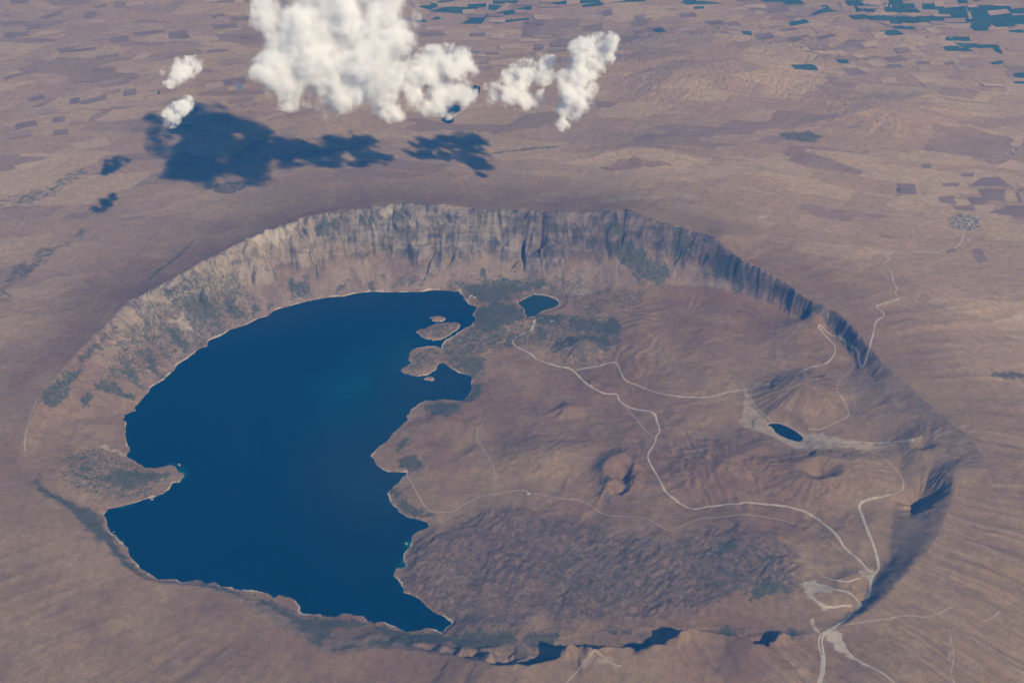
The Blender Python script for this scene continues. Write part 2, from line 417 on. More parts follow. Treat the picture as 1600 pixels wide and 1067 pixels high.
fq = at(1125, 742, 130); fm = np.exp(-((X - fq[0]) / 480) ** 2 - ((Y - fq[1]) / 330) ** 2); fq2 = at(1060, 690, 120); fm = np.maximum(fm, .7 * np.exp(-((X - fq2[0]) / 420) ** 2 - ((Y - fq2[1]) / 260) ** 2))
fwp = 45 * fbm(X / 190, Y / 190, octv=2, seed=64); fa = (X + fwp) * .93 + (Y - fwp) * .36; fb = -(X + fwp) * .36 + (Y - fwp) * .93
H = H + np.where(fl, fe * fm * 13 * (1 - 2.4 * np.abs(noise(fa / 62, fb / 240, seed=63))), 0)

def bump(u, v, z, r, h, ax=1.0, rot=0.0, shape='dome', crater=0.0, rough=0.12, seed=0):
    """cone or dome; crater = share of the radius taken by a hollow top"""
    q = at(u, v, z); i0, i1 = np.searchsorted(GX, [q[0] - 1.6 * r * max(ax, 1), q[0] + 1.6 * r * max(ax, 1)]); j0, j1 = np.searchsorted(GY, [q[1] - 1.6 * r * max(ax, 1), q[1] + 1.6 * r * max(ax, 1)])
    s = (slice(j0, j1), slice(i0, i1)); x = X[s] - q[0]; y = Y[s] - q[1]
    c, sn = math.cos(rot), math.sin(rot); a = (x * c + y * sn) / ax; b = -x * sn + y * c
    ang = np.arctan2(b, a)
    k = np.hypot(a, b) / r * (1 + rough * noise(np.cos(ang) * 2.5, np.sin(ang) * 2.5, seed=70 + seed) + 0.05 * noise(np.cos(ang) * 9, np.sin(ang) * 9, seed=80 + seed))
    f = 1 - sstep(0, 1, k) if shape == 'dome' else np.clip(1 - k, 0, 1) ** 1.05
    if crater: f = np.where(k < crater, f - (1 - sstep(0, crater, k)) * 0.85, f)
    aw = ang + .5 * fbm(x / 160, y / 160, octv=2, seed=95 + seed)
    rad = 0.09 * h * min(1.0, rough / .15) * (1 - 2.2 * np.abs(noise(np.cos(aw) * 5, np.sin(aw) * 5, k * 2.2, 90 + seed))) * np.clip(1 - np.abs(k - 0.55) / 0.55, 0, 1)
    H[s] += (h * f + rad).astype(F4)
bump(1252, 626, 150, 480, 200, 1.05, 0.3, 'dome', 0, 0.08, 1)           # cone above the crater pond
bump(1278, 748, 140, 430, 150, 1.75, 0.05, 'dome', 0.32, 0.12, 2)          # broad hollow-topped hill
bump(965, 742, 100, 270, 130, 1.3, 1.1, 'dome', 0.5, 0.2, 3)            # small crater hill
bump(908, 548, 60, 255, 125, 1.2, 0.1, 'dome', 0, 0.12, 4)                # round wooded dome
bump(886, 643, 70, 120, 60, 1.3, 0.2, 'dome', 0, 0.3, 5)
bump(928, 601, 60, 70, 28, 1.2, 0.0, 'dome', 0.4, 0.3, 6)
bump(850, 715, 90, 330, 70, 1.6, 0.0, 'dome', 0, 0.2, 7)
bump(1150, 710, 120, 380, 60, 1.6, 0.1, 'dome', 0, 0.25, 8)
bump(1110, 745, 115, 430, 75, 1.5, 0.2, 'dome', 0, 0.25, 9)
bump(1440, 705, 210, 330, 70, 1.3, -0.3, 'dome', 0.3, 0.15, 10)          # spur of the eastern rim
bump(800, 500, 25, 260, 34, 1.2, 0.0, 'dome', 0, 0.15, 11)               # wooded point between lake and pond
bump(860, 502, 30, 110, 14, 1.5, 0, 'dome', 0, 0.2, 12)
bump(1335, 905, 140, 130, 40, 1.2, 0.3, 'dome', 0, 0.25, 13)
bump(1310, 935, 150, 170, 30, 1.5, 0.1, 'dome', 0, 0.2, 14)
bump(978, 742, 150, 105, -95, 2.3, 1.3, 'dome', 0, 0.2, 9)
bump(974, 734, 130, 75, -60, 1.2, 0.4, 'dome', 0, 0.3, 16)
bump(968, 763, 125, 65, -80, 1.2, 0.4, 'dome', 0, 0.3, 12)
bump(1442, 772, 200, 210, -150, 1.25, 0.5, 'dome', 0, 0.2, 4)            # shadowed hollows under the eastern crest
bump(1430, 795, 180, 120, -70, 1.2, 0.1, 'dome', 0, 0.2, 6)
bump(1490, 742, 280, 200, 60, 1.5, 0.5, 'dome', 0, 0.2, 5)
# ravine of the south-eastern breach
for (u, v, z, r, dz) in [(1352, 938, 150, 90, -40), (1335, 953, 150, 90, -35), (1318, 966, 155, 80, -25)]:
    bump(u, v, z, r, dz, 1.0, 0, 'dome', 0, 0.1, 15)
# notches and buttresses of the near southern rim
for (u, v, z, r, h) in [(690, 1008, 150, 55, 38), (655, 1006, 110, 50, 26), (720, 1008, 150, 50, 32), (760, 1010, 170, 70, 42), (620, 1003, 90, 60, 25), (575, 998, 70, 80, 22), (800, 1022, 210, 45, -45), (1185, 998, 220, 70, -35), (870, 1012, 230, 50, 25)]:
    bump(u, v, z, r, h, 1.3, 0.2, 'cone', 0, 0.4, int(u) % 17)

for (u, v, z, r, h, ax, rot) in [(885, 1014, 330, 100, 95, 1.0, 0), (930, 1010, 350, 110, 75, 1.2, 0), (1066, 986, 330, 120, 85, 1.2, 0), (1218, 990, 260, 90, 75, 1.0, 0), (768, 1012, 280, 70, 70, 1.0, 0), (722, 1008, 220, 60, 55, 1.0, 0),
                             (840, 1022, 320, 120, -100, 1.3, 0.1), (1000, 1000, 340, 120, -110, 2.0, 0.15), (1186, 996, 280, 90, -110, 1.5, 0.0), (740, 1008, 230, 70, -80, 1.4, 0.0), (670, 1008, 150, 60, -50, 1.6, 0.0)]:
    bump(u, v, z, r, h, ax, rot, 'dome', 0, 0.35, int(u) % 11)
# hills far on the plain
for (u, v, r, h) in [(1390, 205, 900, 130), (1100, 120, 1400, 160), (345, 285, 450, 70), (1000, 300, 700, 60), (1330, 60, 1200, 120), (690, 195, 300, -60), (1190, 338, 260, 40), (700, 150, 1200, 90)]:
    bump(u, v, -350, r, h, 1.4, random.uniform(-.4, .4), 'dome', 0, 0.3, int(u) % 13)

# shores
shore_n = 6 * noise(X / 60, Y / 60, seed=58)
H = np.where(inside & (LD > 0), np.minimum(-0.4 - 0.10 * np.maximum(LD, 0), 0), H)
near = inside & (LD <= 0)
steep = 0.10 + 0.25 * sstep(0, 60, -LD)
H = np.where(near & (LD > -220), np.maximum(np.minimum(H, 1.2 + steep * (-LD) * 3.2 + 0.0 * H), 0.5 + 0.05 * (-LD)), H)
isl_d = []
for P in islP + rockP:
    s, d = patch_sd(P, 120); isl_d.append((s, d))
for s, d in isl_d:
    H[s] = np.where((d <= 0) & (LD[s] > 0) & (d > -60), np.minimum(H[s], -0.6), H[s])
for k, (s, d) in enumerate(isl_d):
    top = 22 if k < 2 else (8 if k == 2 else 3.0)
    H[s] = np.where(d > 0, 0.8 + top * (1 - np.exp(-d / 60.0)) + (1.5 * fbm(X[s] / 35, Y[s] / 35, octv=2, seed=60) * sstep(0, 60, d)), H[s])
for P, z in ((warmP, WARM_Z), (cratP, CRATER_Z)):
    s, d = patch_sd(P, 160)
    H[s] = np.where(d > 0, z - 0.4 - 0.1 * d, np.where(d > -130, np.maximum(np.minimum(H[s], z + 0.4 + 0.16 * (-d) + (H[s] - z) * sstep(30, 130, -d)), z + 0.4), H[s]))
H = H.astype(F4)

def height(x, y):
    x = np.asarray(x, float); y = np.asarray(y, float)
    a = np.clip(np.searchsorted(GX, x) - 1, 0, NX - 2); b = np.clip(np.searchsorted(GY, y) - 1, 0, NY - 2)
    fx = (x - GX[a]) / (GX[a + 1] - GX[a]); fy = (y - GY[b]) / (GY[b + 1] - GY[b])
    return (H[b, a] * (1 - fx) + H[b, a + 1] * fx) * (1 - fy) + (H[b + 1, a] * (1 - fx) + H[b + 1, a + 1] * fx) * fy

def ground(u, v):
    """where a sight line of the photograph meets the terrain"""
    z = 900.0; p = at(u, v, z)
    step = 25.0
    while z > -900:
        q = at(u, v, z - step)
        if height(q[0], q[1]) >= q[2]:
            lo, hi = z - step, z
            for _ in range(12):
                m = (lo + hi) / 2; q = at(u, v, m)
                if height(q[0], q[1]) >= m: lo = m
                else: hi = m
            return q
        z -= step
    return q
def gpts(L): return np.array([ground(u, v)[:2] for u, v in L])

# ------------------------------------------------------------------ land cover, as soft masks on the terrain
scrub = np.zeros_like(H); pale = np.zeros_like(H); tone = np.zeros_like(H)
def cover(A, L, val=1.0, soft=25.0, wob=25.0, seed=0, smooth=2):
    P = smooth_closed(gpts(L), smooth) if smooth > 1 else gpts(L)
    s, d = patch_sd(P, soft + wob * 2 + 20)
    d = d + wob * fbm(X[s] / (wob * 2.2), Y[s] / (wob * 2.2), octv=3, seed=100 + seed)
    A[s] = np.maximum(A[s], val * sstep(-soft, soft, d))
WOODS = [
    [(68, 612), (85, 595), (105, 578), (128, 578), (118, 590), (112, 610), (90, 633), (68, 632)], [(120, 560), (138, 546), (160, 526), (168, 526), (150, 548), (135, 565), (122, 566)],
    [(140, 597), (165, 592), (188, 606), (210, 618), (205, 627), (182, 618), (152, 608)], [(185, 572), (203, 565), (212, 582), (226, 606), (218, 607), (198, 592)], [(124, 622), (140, 612), (142, 626), (130, 636)],
    [(255, 452), (285, 446), (298, 452), (280, 460), (260, 464)], [(285, 462), (312, 454), (335, 468), (345, 488), (322, 506), (298, 500), (285, 482)], [(345, 472), (372, 474), (386, 498), (366, 500)],
    [(258, 515), (280, 512), (302, 545), (288, 548), (268, 532)], [(175, 512), (188, 500), (190, 505), (178, 516)], [(225, 548), (240, 545), (240, 560), (228, 562)], [(392, 476), (402, 474), (406, 488), (395, 490)], [(418, 472), (428, 472), (428, 482), (418, 484)],
    [(300, 480), (330, 478), (350, 495), (320, 500)], [(220, 560), (236, 562), (250, 580), (262, 585), (255, 592), (235, 578)],
    [(450, 440), (482, 440), (486, 462), (455, 468)], [(522, 444), (545, 440), (545, 452), (524, 456)], [(575, 438), (584, 438), (584, 452), (576, 452)], [(592, 430), (602, 428), (602, 440)], [(614, 442), (624, 432), (628, 440), (616, 452)], [(640, 438), (668, 426), (676, 432), (672, 442), (642, 444)],
    [(728, 420), (736, 418), (738, 436), (730, 440)], [(750, 420), (760, 420), (758, 436), (750, 436)], [(722, 440), (800, 436), (832, 446), (835, 455), (800, 462), (770, 474), (745, 470), (728, 455)], [(830, 438), (850, 440), (852, 452), (835, 452)], [(862, 448), (872, 448), (872, 460), (862, 460)],
    [(955, 386), (985, 378), (1002, 394), (1025, 398), (1046, 428), (1040, 446), (1000, 443), (985, 424), (962, 402)], [(1045, 366), (1062, 360), (1090, 385), (1086, 405), (1050, 402)], [(945, 347), (966, 345), (966, 368), (942, 366)], [(850, 390), (884, 396), (888, 404), (855, 399)], [(612, 332), (630, 330), (630, 350), (614, 350)], [(492, 352), (520, 340), (532, 350), (512, 372), (498, 372)], [(565, 336), (585, 338), (582, 354), (568, 350)],
    [(1130, 400), (1150, 410), (1165, 430), (1145, 445), (1110, 440), (1100, 425)], [(1150, 442), (1175, 445), (1172, 458), (1152, 456)], [(1255, 465), (1290, 480), (1315, 498), (1300, 505), (1265, 492)],
    [(745, 482), (790, 474), (818, 484), (822, 498), (800, 508), (760, 520), (738, 514), (742, 498)], [(838, 492), (880, 494), (874, 508), (840, 506)], [(835, 505), (850, 510), (855, 530), (838, 530)],
    [(880, 494), (925, 500), (958, 496), (970, 508), (966, 522), (938, 524), (910, 518), (890, 508)], [(905, 524), (930, 522), (956, 536), (950, 548), (944, 552), (930, 538), (915, 528)],
    [(780, 528), (810, 530), (800, 545), (785, 540)], [(715, 565), (755, 560), (756, 575), (738, 590), (722, 582)], [(735, 600), (755, 600), (745, 625), (728, 628)], [(690, 628), (715, 632), (714, 648), (685, 648), (660, 636)], [(625, 690), (636, 688), (628, 706), (612, 704)], [(622, 716), (650, 712), (662, 720), (650, 738), (640, 738), (625, 728)], [(608, 772), (616, 762), (640, 790), (680, 805), (660, 810), (632, 802)],
    [(1113, 858), (1128, 842), (1152, 840), (1150, 858), (1132, 868), (1118, 866)], [(1122, 868), (1130, 890), (1165, 898), (1160, 902), (1125, 895)], [(1165, 858), (1176, 857), (1174, 868), (1166, 868)], [(1190, 905), (1212, 910), (1240, 918), (1240, 930), (1200, 928), (1180, 940), (1165, 938)],
    [(931, 720), (940, 712), (944, 728), (946, 740), (955, 742), (948, 752), (938, 752)], [(942, 790), (950, 772), (955, 776), (950, 786)],
    [(60, 742), (64, 758), (92, 772), (120, 790), (150, 800), (160, 815), (170, 835), (195, 865), (212, 890), (240, 905), (205, 892), (170, 860), (125, 815), (92, 785), (52, 765)],
    [(115, 738), (150, 742), (190, 735), (230, 735), (262, 738), (268, 748), (240, 752), (195, 765), (160, 752), (125, 750)], [(120, 728), (140, 722), (142, 736), (122, 738)],
    [(310, 908), (345, 918), (375, 928), (352, 926), (315, 915)], [(395, 930), (425, 938), (440, 948), (470, 962), (500, 966), (540, 966), (575, 974), (560, 982), (520, 984), (510, 1000), (498, 1012), (480, 992), (455, 970), (420, 950)],
    [(520, 1012), (560, 1006), (600, 1000), (635, 992), (700, 992), (702, 1002), (660, 1006), (600, 1008), (560, 1012), (522, 1018)], [(580, 974), (625, 986), (660, 986), (690, 992), (700, 996), (640, 998), (590, 990)],
    [(708, 990), (750, 984), (800, 982), (808, 1000), (780, 1012), (740, 1014), (706, 1008)], [(820, 990), (870, 988), (880, 1000), (850, 1012), (822, 1006)], [(955, 986), (982, 982), (980, 992), (960, 996)], [(1125, 978), (1160, 984), (1140, 992), (1110, 988)], [(1230, 982), (1250, 988), (1245, 998), (1232, 994)],
]
for i, L in enumerate(WOODS):
    cover(scrub, L, 0.80, 40, 38, i)
# thin scrub
for i, L in enumerate([[(690, 540), (735, 512), (800, 508), (850, 510), (835, 532), (790, 545), (755, 560), (755, 582), (735, 592), (700, 572), (688, 552)], [(745, 470), (820, 468), (830, 500), (880, 492), (975, 500), (960, 560), (905, 575), (860, 550), (780, 520), (742, 512)],
                       [(870, 535), (940, 535), (950, 560), (910, 575), (880, 560)], [(650, 518), (685, 506), (722, 508), (700, 532), (660, 528)], [(640, 560), (680, 542), (690, 562), (650, 585), (630, 576)], [(900, 455), (1000, 450), (990, 480), (900, 490)],
                       [(100, 700), (190, 715), (230, 740), (240, 770), (190, 780), (120, 770), (95, 740)], [(1075, 850), (1210, 855), (1240, 920), (1100, 930), (1060, 880)], [(230, 470), (345, 420), (400, 470), (390, 500), (290, 555), (200, 600), (150, 600)], [(700, 435), (900, 430), (900, 465), (730, 470)],
                       [(0, 440), (50, 398), (115, 365), (132, 364), (95, 395), (35, 440), (0, 475)], [(0, 312), (60, 292), (120, 262), (140, 262), (100, 300), (30, 325), (0, 330)], [(1545, 578), (1600, 582), (1600, 597), (1565, 592)], [(1212, 208), (1278, 206), (1278, 222), (1240, 222)], [(870, 860), (1000, 850), (1080, 930), (1000, 960), (850, 930)], [(640, 960), (720, 940), (830, 980), (720, 990)]]):
    cover(scrub, L, [0.55, 0.44, 0.55, .5, .5, .42, .52, .45, .5, .5, .66, .6, .8, .85, .4, .4][i], 60 if i not in (10, 11) else 140, 45 if i not in (10, 11) else 110, 200 + i)
for i, L in enumerate([[(230, 435), (245, 420), (275, 400), (305, 372), (310, 370), (280, 402), (255, 420), (235, 438)], [(750, 240), (865, 228), (868, 232), (800, 238), (752, 242)], [(1405, 290), (1428, 290), (1425, 302), (1400, 302)], [(330, 290), (385, 282), (395, 290), (350, 305)]]):
    cover(scrub, L, 0.75, 20, 20, 300 + i)

PALE = [([(1160, 600), (1175, 622), (1200, 656), (1228, 658), (1262, 672), (1330, 686), (1420, 684), (1440, 688), (1345, 702), (1275, 704), (1230, 696), (1190, 678), (1150, 668), (1160, 640)], .7), ([(1253, 910), (1275, 906), (1300, 918), (1322, 922), (1290, 926), (1265, 932)], .9), ([(1262, 930), (1282, 936), (1296, 948), (1286, 958), (1278, 945)], .8), ([(1286, 985), (1312, 982), (1322, 1022), (1304, 1014), (1290, 1000)], .95), ([(1320, 1020), (1345, 1035), (1370, 1046), (1340, 1036)], .8),
        ([(150, 700), (165, 695), (195, 708), (200, 714), (180, 710)], .8), ([(1265, 968), (1272, 966), (1274, 978), (1279, 986), (1270, 980)], .9), ([(905, 1040), (925, 1018), (940, 1020), (972, 1040), (945, 1045), (930, 1032), (910, 1055)], .6), ([(1340, 935), (1358, 936), (1352, 946), (1340, 948)], .9), ([(1340, 892), (1368, 885), (1368, 905), (1355, 905)], .7),
        ([(1408, 690), (1430, 684), (1442, 680), (1428, 690)], .95), ([(1500, 668), (1512, 662), (1514, 664), (1502, 671)], .8), ([(1508, 678), (1524, 670), (1526, 673), (1512, 681)], .8), ([(1436, 668), (1444, 660), (1446, 664), (1438, 672)], .8), ([(940, 312), (1000, 306), (1040, 308), (1010, 313), (950, 318)], .6), ([(1030, 292), (1060, 296), (1100, 310), (1130, 328), (1095, 318), (1050, 304)], .55), ([(1060, 318), (1110, 322), (1150, 330), (1100, 328)], .5), ([(1180, 340), (1202, 334), (1205, 338), (1188, 344)], .85),
        ([(800, 310), (860, 300), (900, 310), (850, 318)], .45), ([(1500, 500), (1520, 498), (1520, 500)], .5), ([(1580, 492), (1600, 490), (1600, 498), (1584, 498)], .8), ([(1420, 940), (1500, 915), (1560, 960), (1500, 985), (1430, 960)], .22), ([(1480, 968), (1486, 990), (1488, 1030), (1482, 1030), (1478, 990)], .6), ([(1560, 880), (1575, 895), (1590, 905), (1575, 900)], .6), ([(1100, 330), (1180, 300), (1240, 320), (1170, 345)], .35), ([(1010, 700), (1060, 690), (1100, 715), (1060, 720)], .4), ([(1040, 660), (1058, 665), (1055, 675), (1040, 670)], .6), ([(650, 800), (700, 812), (735, 790), (720, 800), (690, 816)], .6),
        ([(260, 500), (285, 490), (300, 510), (320, 530), (330, 532), (300, 522)], .7), ([(385, 372), (455, 352), (470, 348), (460, 360), (455, 362), (400, 385)], .8), ([(448, 358), (456, 358), (462, 410), (470, 430), (458, 420)], .7), ([(600, 322), (618, 322), (610, 338), (596, 335)], .8), ([(590, 350), (602, 342), (620, 380), (614, 380)], .55), ([(635, 345), (648, 340), (640, 360)], .7)]
for i, (L, a) in enumerate(PALE):
    cover(pale, L, a * .8, 34, 30, 400 + i, 2)
# beaches: a pale band that widens and thins along the water
bw = 1 + 22 * noise(X / 150, Y / 150, seed=59) + 8 * noise(X / 45, Y / 45, seed=62) + 7 * sstep(0, 1, (Y - 10500) / 1500) + 3 * (1 - sstep(6900, 7600, Y))
pale = np.maximum(pale, np.where(inside & (LD < 6), sstep(-4, 2, LD + np.maximum(bw, -2)) * 1.0, 0) * np.where(lava > .3, .45, 1))
for k, (s, d) in enumerate(isl_d):
    pale[s] = np.maximum(pale[s], np.where(d > -30, 1 - sstep(7, 16, d), 0) * (0.75 if k < 2 else 1.0))
for P, wdt, f in ((warmP, 9, .75), (cratP, 16, .6)):
    s, d = patch_sd(P, 160); pale[s] = np.maximum(pale[s], f * (1 - sstep(wdt * .6, wdt * 1.4, np.abs(d) + 6 * noise(X[s] / 50, Y[s] / 50, seed=71))))
rock = np.where(wall, np.maximum(ribs, .8 * sstep(0.35, 0.75, T + 0.25 * fbm(wx / 260, wy / 260, T * 2, 2, 72)) * sstep(240, 420, RZ)), 0)
rock = np.maximum(rock, np.where(wall & (RNY < 7700), 0.35 * sstep(.3, .7, T), 0))
ochre = np.where(wall, sstep(-1200, -2600, RNX) * 0.9 - .8 * sstep(-300, 900, RNX + 350 * noise(X / 420, Y / 420, seed=73)), 0)                        # the pale tawny north-western wall
talus = np.where(wall, cliff * (1 - sstep(.35, .6, T)), 0)

# ------------------------------------------------------------------ materials
def new_mat(name):
    m = bpy.data.materials.new(name); m.use_nodes = True
    m.node_tree.nodes.clear(); return m, m.node_tree
class NT:
    def __init__(s, t): s.t = t
    def n(s, typ, **k):
        o = s.t.nodes.new(typ)
        for a, b in k.items(): setattr(o, a, b)
        return o
    def l(s, a, b): s.t.links.new(a, b)
    def noise(s, vec, scale, detail=3.0, rough=0.55):
        o = s.n('ShaderNodeTexNoise'); o.inputs['Scale'].default_value = scale; o.inputs['Detail'].default_value = detail; o.inputs['Roughness'].default_value = rough
        s.l(vec, o.inputs['Vector']); return o.outputs['Fac']
    def ramp(s, fac, a, b):
        o = s.n('ShaderNodeMapRange'); o.clamp = True; o.interpolation_type = 'SMOOTHSTEP'
        o.inputs['From Min'].default_value = a; o.inputs['From Max'].default_value = b; s.l(fac, o.inputs['Value']); return o.outputs['Result']
    def mix(s, fac, a, b, blend='MIX'):
        o = s.n('ShaderNodeMix', data_type='RGBA', blend_type=blend)
        for v, i in ((fac, 0), (a, 6), (b, 7)):
            if isinstance(v, (int, float)): o.inputs[i].default_value = v
            elif isinstance(v, tuple): o.inputs[i].default_value = (*v, 1)
            else: s.l(v, o.inputs[i])
        return o.outputs[2]
    def math(s, op, a, b=0.0):
        o = s.n('ShaderNodeMath', operation=op)
        for v, i in ((a, 0), (b, 1)):
            if isinstance(v, (int, float)): o.inputs[i].default_value = v
            else: s.l(v, o.inputs[i])
        return o.outputs[0]
    def attr(s, name):
        o = s.n('ShaderNodeAttribute'); o.attribute_name = name; return o
    def scaled(s, vec, sx, sy, sz, rot=0.0):
        o = s.n('ShaderNodeMapping'); o.inputs['Scale'].default_value = (sx, sy, sz); o.inputs['Rotation'].default_value = (0, 0, rot); s.l(vec, o.inputs['Vector']); return o.outputs[0]

def terrain_material():
    m, t = new_mat('dry_upland'); N = NT(t)
    geo = N.n('ShaderNodeNewGeometry').outputs['Position']
    c1 = N.attr('cover'); c2 = N.attr('ground'); fl = N.attr('flow').outputs['Vector']
    s1 = N.n('ShaderNodeSeparateColor'); N.l(c1.outputs['Color'], s1.inputs[0])
    s2 = N.n('ShaderNodeSeparateColor'); N.l(c2.outputs['Color'], s2.inputs[0])
    big = N.noise(geo, 1 / 2300, 4); mid = N.noise(geo, 1 / 420, 5, .6); fine = N.noise(geo, 1 / 60, 4, .65); grit = N.noise(geo, 1 / 16, 2, .7)
    streak = N.noise(fl, 1.0, 4, .6)
    col = N.mix(N.ramp(big, .38, .62), (.182, .108, .064), (.222, .147, .083))
    col = N.mix(N.math('MULTIPLY', N.ramp(mid, .46, .74), .6), col, (.275, .196, .114))
    col = N.mix(N.math('MULTIPLY', N.ramp(mid, .50, .28), .4), col, (.122, .074, .051))
    # ploughed and fallow land of the plain, painted paler in place of haze too
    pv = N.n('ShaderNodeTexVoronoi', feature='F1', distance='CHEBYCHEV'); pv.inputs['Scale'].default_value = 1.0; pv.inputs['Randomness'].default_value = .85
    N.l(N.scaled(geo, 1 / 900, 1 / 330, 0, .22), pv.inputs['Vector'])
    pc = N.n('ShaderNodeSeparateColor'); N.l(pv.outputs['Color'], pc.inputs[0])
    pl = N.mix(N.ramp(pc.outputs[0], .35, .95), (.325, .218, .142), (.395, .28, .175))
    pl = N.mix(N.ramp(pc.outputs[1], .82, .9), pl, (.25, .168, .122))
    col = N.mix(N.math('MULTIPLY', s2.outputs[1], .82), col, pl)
    # slopes streaked down the fall line
    col = N.mix(N.math('MULTIPLY', N.ramp(streak, .52, .72), N.math('MULTIPLY', s2.outputs[0], .7)), col, (.32, .23, .165))
    col = N.mix(N.math('MULTIPLY', N.ramp(streak, .48, .3), N.math('MULTIPLY', s2.outputs[0], .6)), col, (.13, .085, .075))
    # bare rock of the cliffs
    st2 = N.noise(N.scaled(fl, 1.3, 1.3, 1.0), 1.0, 4, .6)
    beds = N.noise(N.scaled(geo, 1 / 420, 1 / 420, 1 / 34), 1.0, 4, .6)
    rmix = N.math('ADD', N.math('ADD', N.math('MULTIPLY', st2, .34), N.math('MULTIPLY', beds, .20)), N.math('MULTIPLY', N.noise(geo, 1 / 140, 5, .65), .46))
    rk = N.mix(N.ramp(rmix, .40, .60), (.058, .051, .050), (.250, .205, .162))
    rk = N.mix(N.ramp(N.math('MULTIPLY', s2.outputs[2], -1.0), 0, 1), rk, N.mix(N.ramp(rmix, .40, .62), (.050, .040, .040), (.170, .126, .108)))
    rk = N.mix(N.math('MULTIPLY', s2.outputs[2], N.ramp(streak, .38, .62)), rk, (.315, .245, .175))
    col = N.mix(N.math('MULTIPLY', c2.outputs['Alpha'], .75), col, N.mix(N.ramp(N.noise(N.scaled(fl, .3, .3, .35), 1.0, 3, .5), .36, .64), (.150, .107, .086), (.240, .180, .138)))
    col = N.mix(N.math('MULTIPLY', s1.outputs[2], .9), col, rk)
    # lava
    lv = N.mix(N.ramp(N.math('ADD', N.math('MULTIPLY', fine, .5), N.math('MULTIPLY', grit, .5)), .36, .62), (.086, .058, .044), (.168, .112, .080))
    lv = N.mix(N.ramp(mid, .55, .75), lv, (.20, .145, .105))
    col = N.mix(N.math('MULTIPLY', c1.outputs['Alpha'], .85), col, lv)
    # fine mottling
    col = N.mix(.42, col, N.mix(N.ramp(fine, .25, .75), (.30, .30, .30), (.70, .70, .70)), 'OVERLAY')
    col = N.mix(.35, col, N.mix(N.ramp(grit, .25, .75), (.30, .30, .30), (.70, .70, .70)), 'OVERLAY')
    # pale pumice, beaches, dust
    pm = N.ramp(N.math('ADD', s1.outputs[1], N.math('MULTIPLY', N.math('SUBTRACT', fine, .5), .5)), .28, .85)
    col = N.mix(N.math('MULTIPLY', pm, .9), col, N.mix(grit, (.35, .29, .225), (.50, .435, .345)))
    # scrub
    sm = N.ramp(N.math('ADD', s1.outputs[0], N.math('MULTIPLY', N.math('SUBTRACT', N.math('ADD', N.noise(geo, 1 / 55, 5, .75), N.math('MULTIPLY', N.math('MULTIPLY', N.math('SUBTRACT', streak, .5), s2.outputs[0]), .8)), .5), 1.9)), .36, .80)
    sg = N.mix(mid, (.042, .050, .034), (.085, .084, .054))
    col = N.mix(N.math('MULTIPLY', sm, .78), col, sg)
    b = N.n('ShaderNodeBsdfPrincipled'); b.inputs['Roughness'].default_value = .95; b.inputs['Specular IOR Level'].default_value = .12
    N.l(col, b.inputs['Base Color'])
    bp = N.n('ShaderNodeBump'); bp.inputs['Strength'].default_value = .6; bp.inputs['Distance'].default_value = 9.0
    N.l(N.math('ADD', fine, N.math('MULTIPLY', grit, .3)), bp.inputs['Height']); N.l(bp.outputs[0], b.inputs['Normal'])
    o = N.n('ShaderNodeOutputMaterial'); N.l(b.outputs[0], o.inputs['Surface'])
    return m
MAT_G = terrain_material()

def simple_mat(name, a, b, scale, rough=.9, spec=.2):
    m, t = new_mat(name); N = NT(t)
    geo = N.n('ShaderNodeNewGeometry').outputs['Position']
    col = N.mix(N.ramp(N.noise(geo, scale, 4, .6), .3, .7), a, b)
    p = N.n('ShaderNodeBsdfPrincipled'); p.inputs['Roughness'].default_value = rough; p.inputs['Specular IOR Level'].default_value = spec
    N.l(col, p.inputs['Base Color'])
    o = N.n('ShaderNodeOutputMaterial'); N.l(p.outputs[0], o.inputs['Surface'])
    return m

def water_mat(name, deep, shallow):
    m, t = new_mat(name); N = NT(t)
    geo = N.n('ShaderNodeNewGeometry').outputs['Position']
    a = N.attr('shallow').outputs['Fac']
    refl = N.attr('reflection_tint').outputs['Fac']
    d = N.mix(N.ramp(N.noise(geo, 1 / 1800, 3), .3, .7), deep, tuple(c * 1.18 for c in deep))
    d = N.mix(N.math('MULTIPLY', refl, N.ramp(N.noise(geo, 1 / 500, 4), .2, .8)), d, (.0005, .042, .066))  # teal patch: cloud reflection painted into the water colour
    col = N.mix(N.ramp(N.math('MULTIPLY', a, N.math('ADD', N.noise(geo, 1 / 90, 3), .35)), .15, .9), d, shallow)
    p = N.n('ShaderNodeBsdfPrincipled'); p.inputs['IOR'].default_value = 1.33; p.inputs['Roughness'].default_value = .24
    N.l(col, p.inputs['Base Color'])
    bp = N.n('ShaderNodeBump'); bp.inputs['Strength'].default_value = .12; bp.inputs['Distance'].default_value = 3.0
    N.l(N.noise(geo, 1 / 22, 4, .65), bp.inputs['Height']); N.l(bp.outputs[0], p.inputs['Normal'])
    o = N.n('ShaderNodeOutputMaterial'); N.l(p.outputs[0], o.inputs['Surface'])
    return m

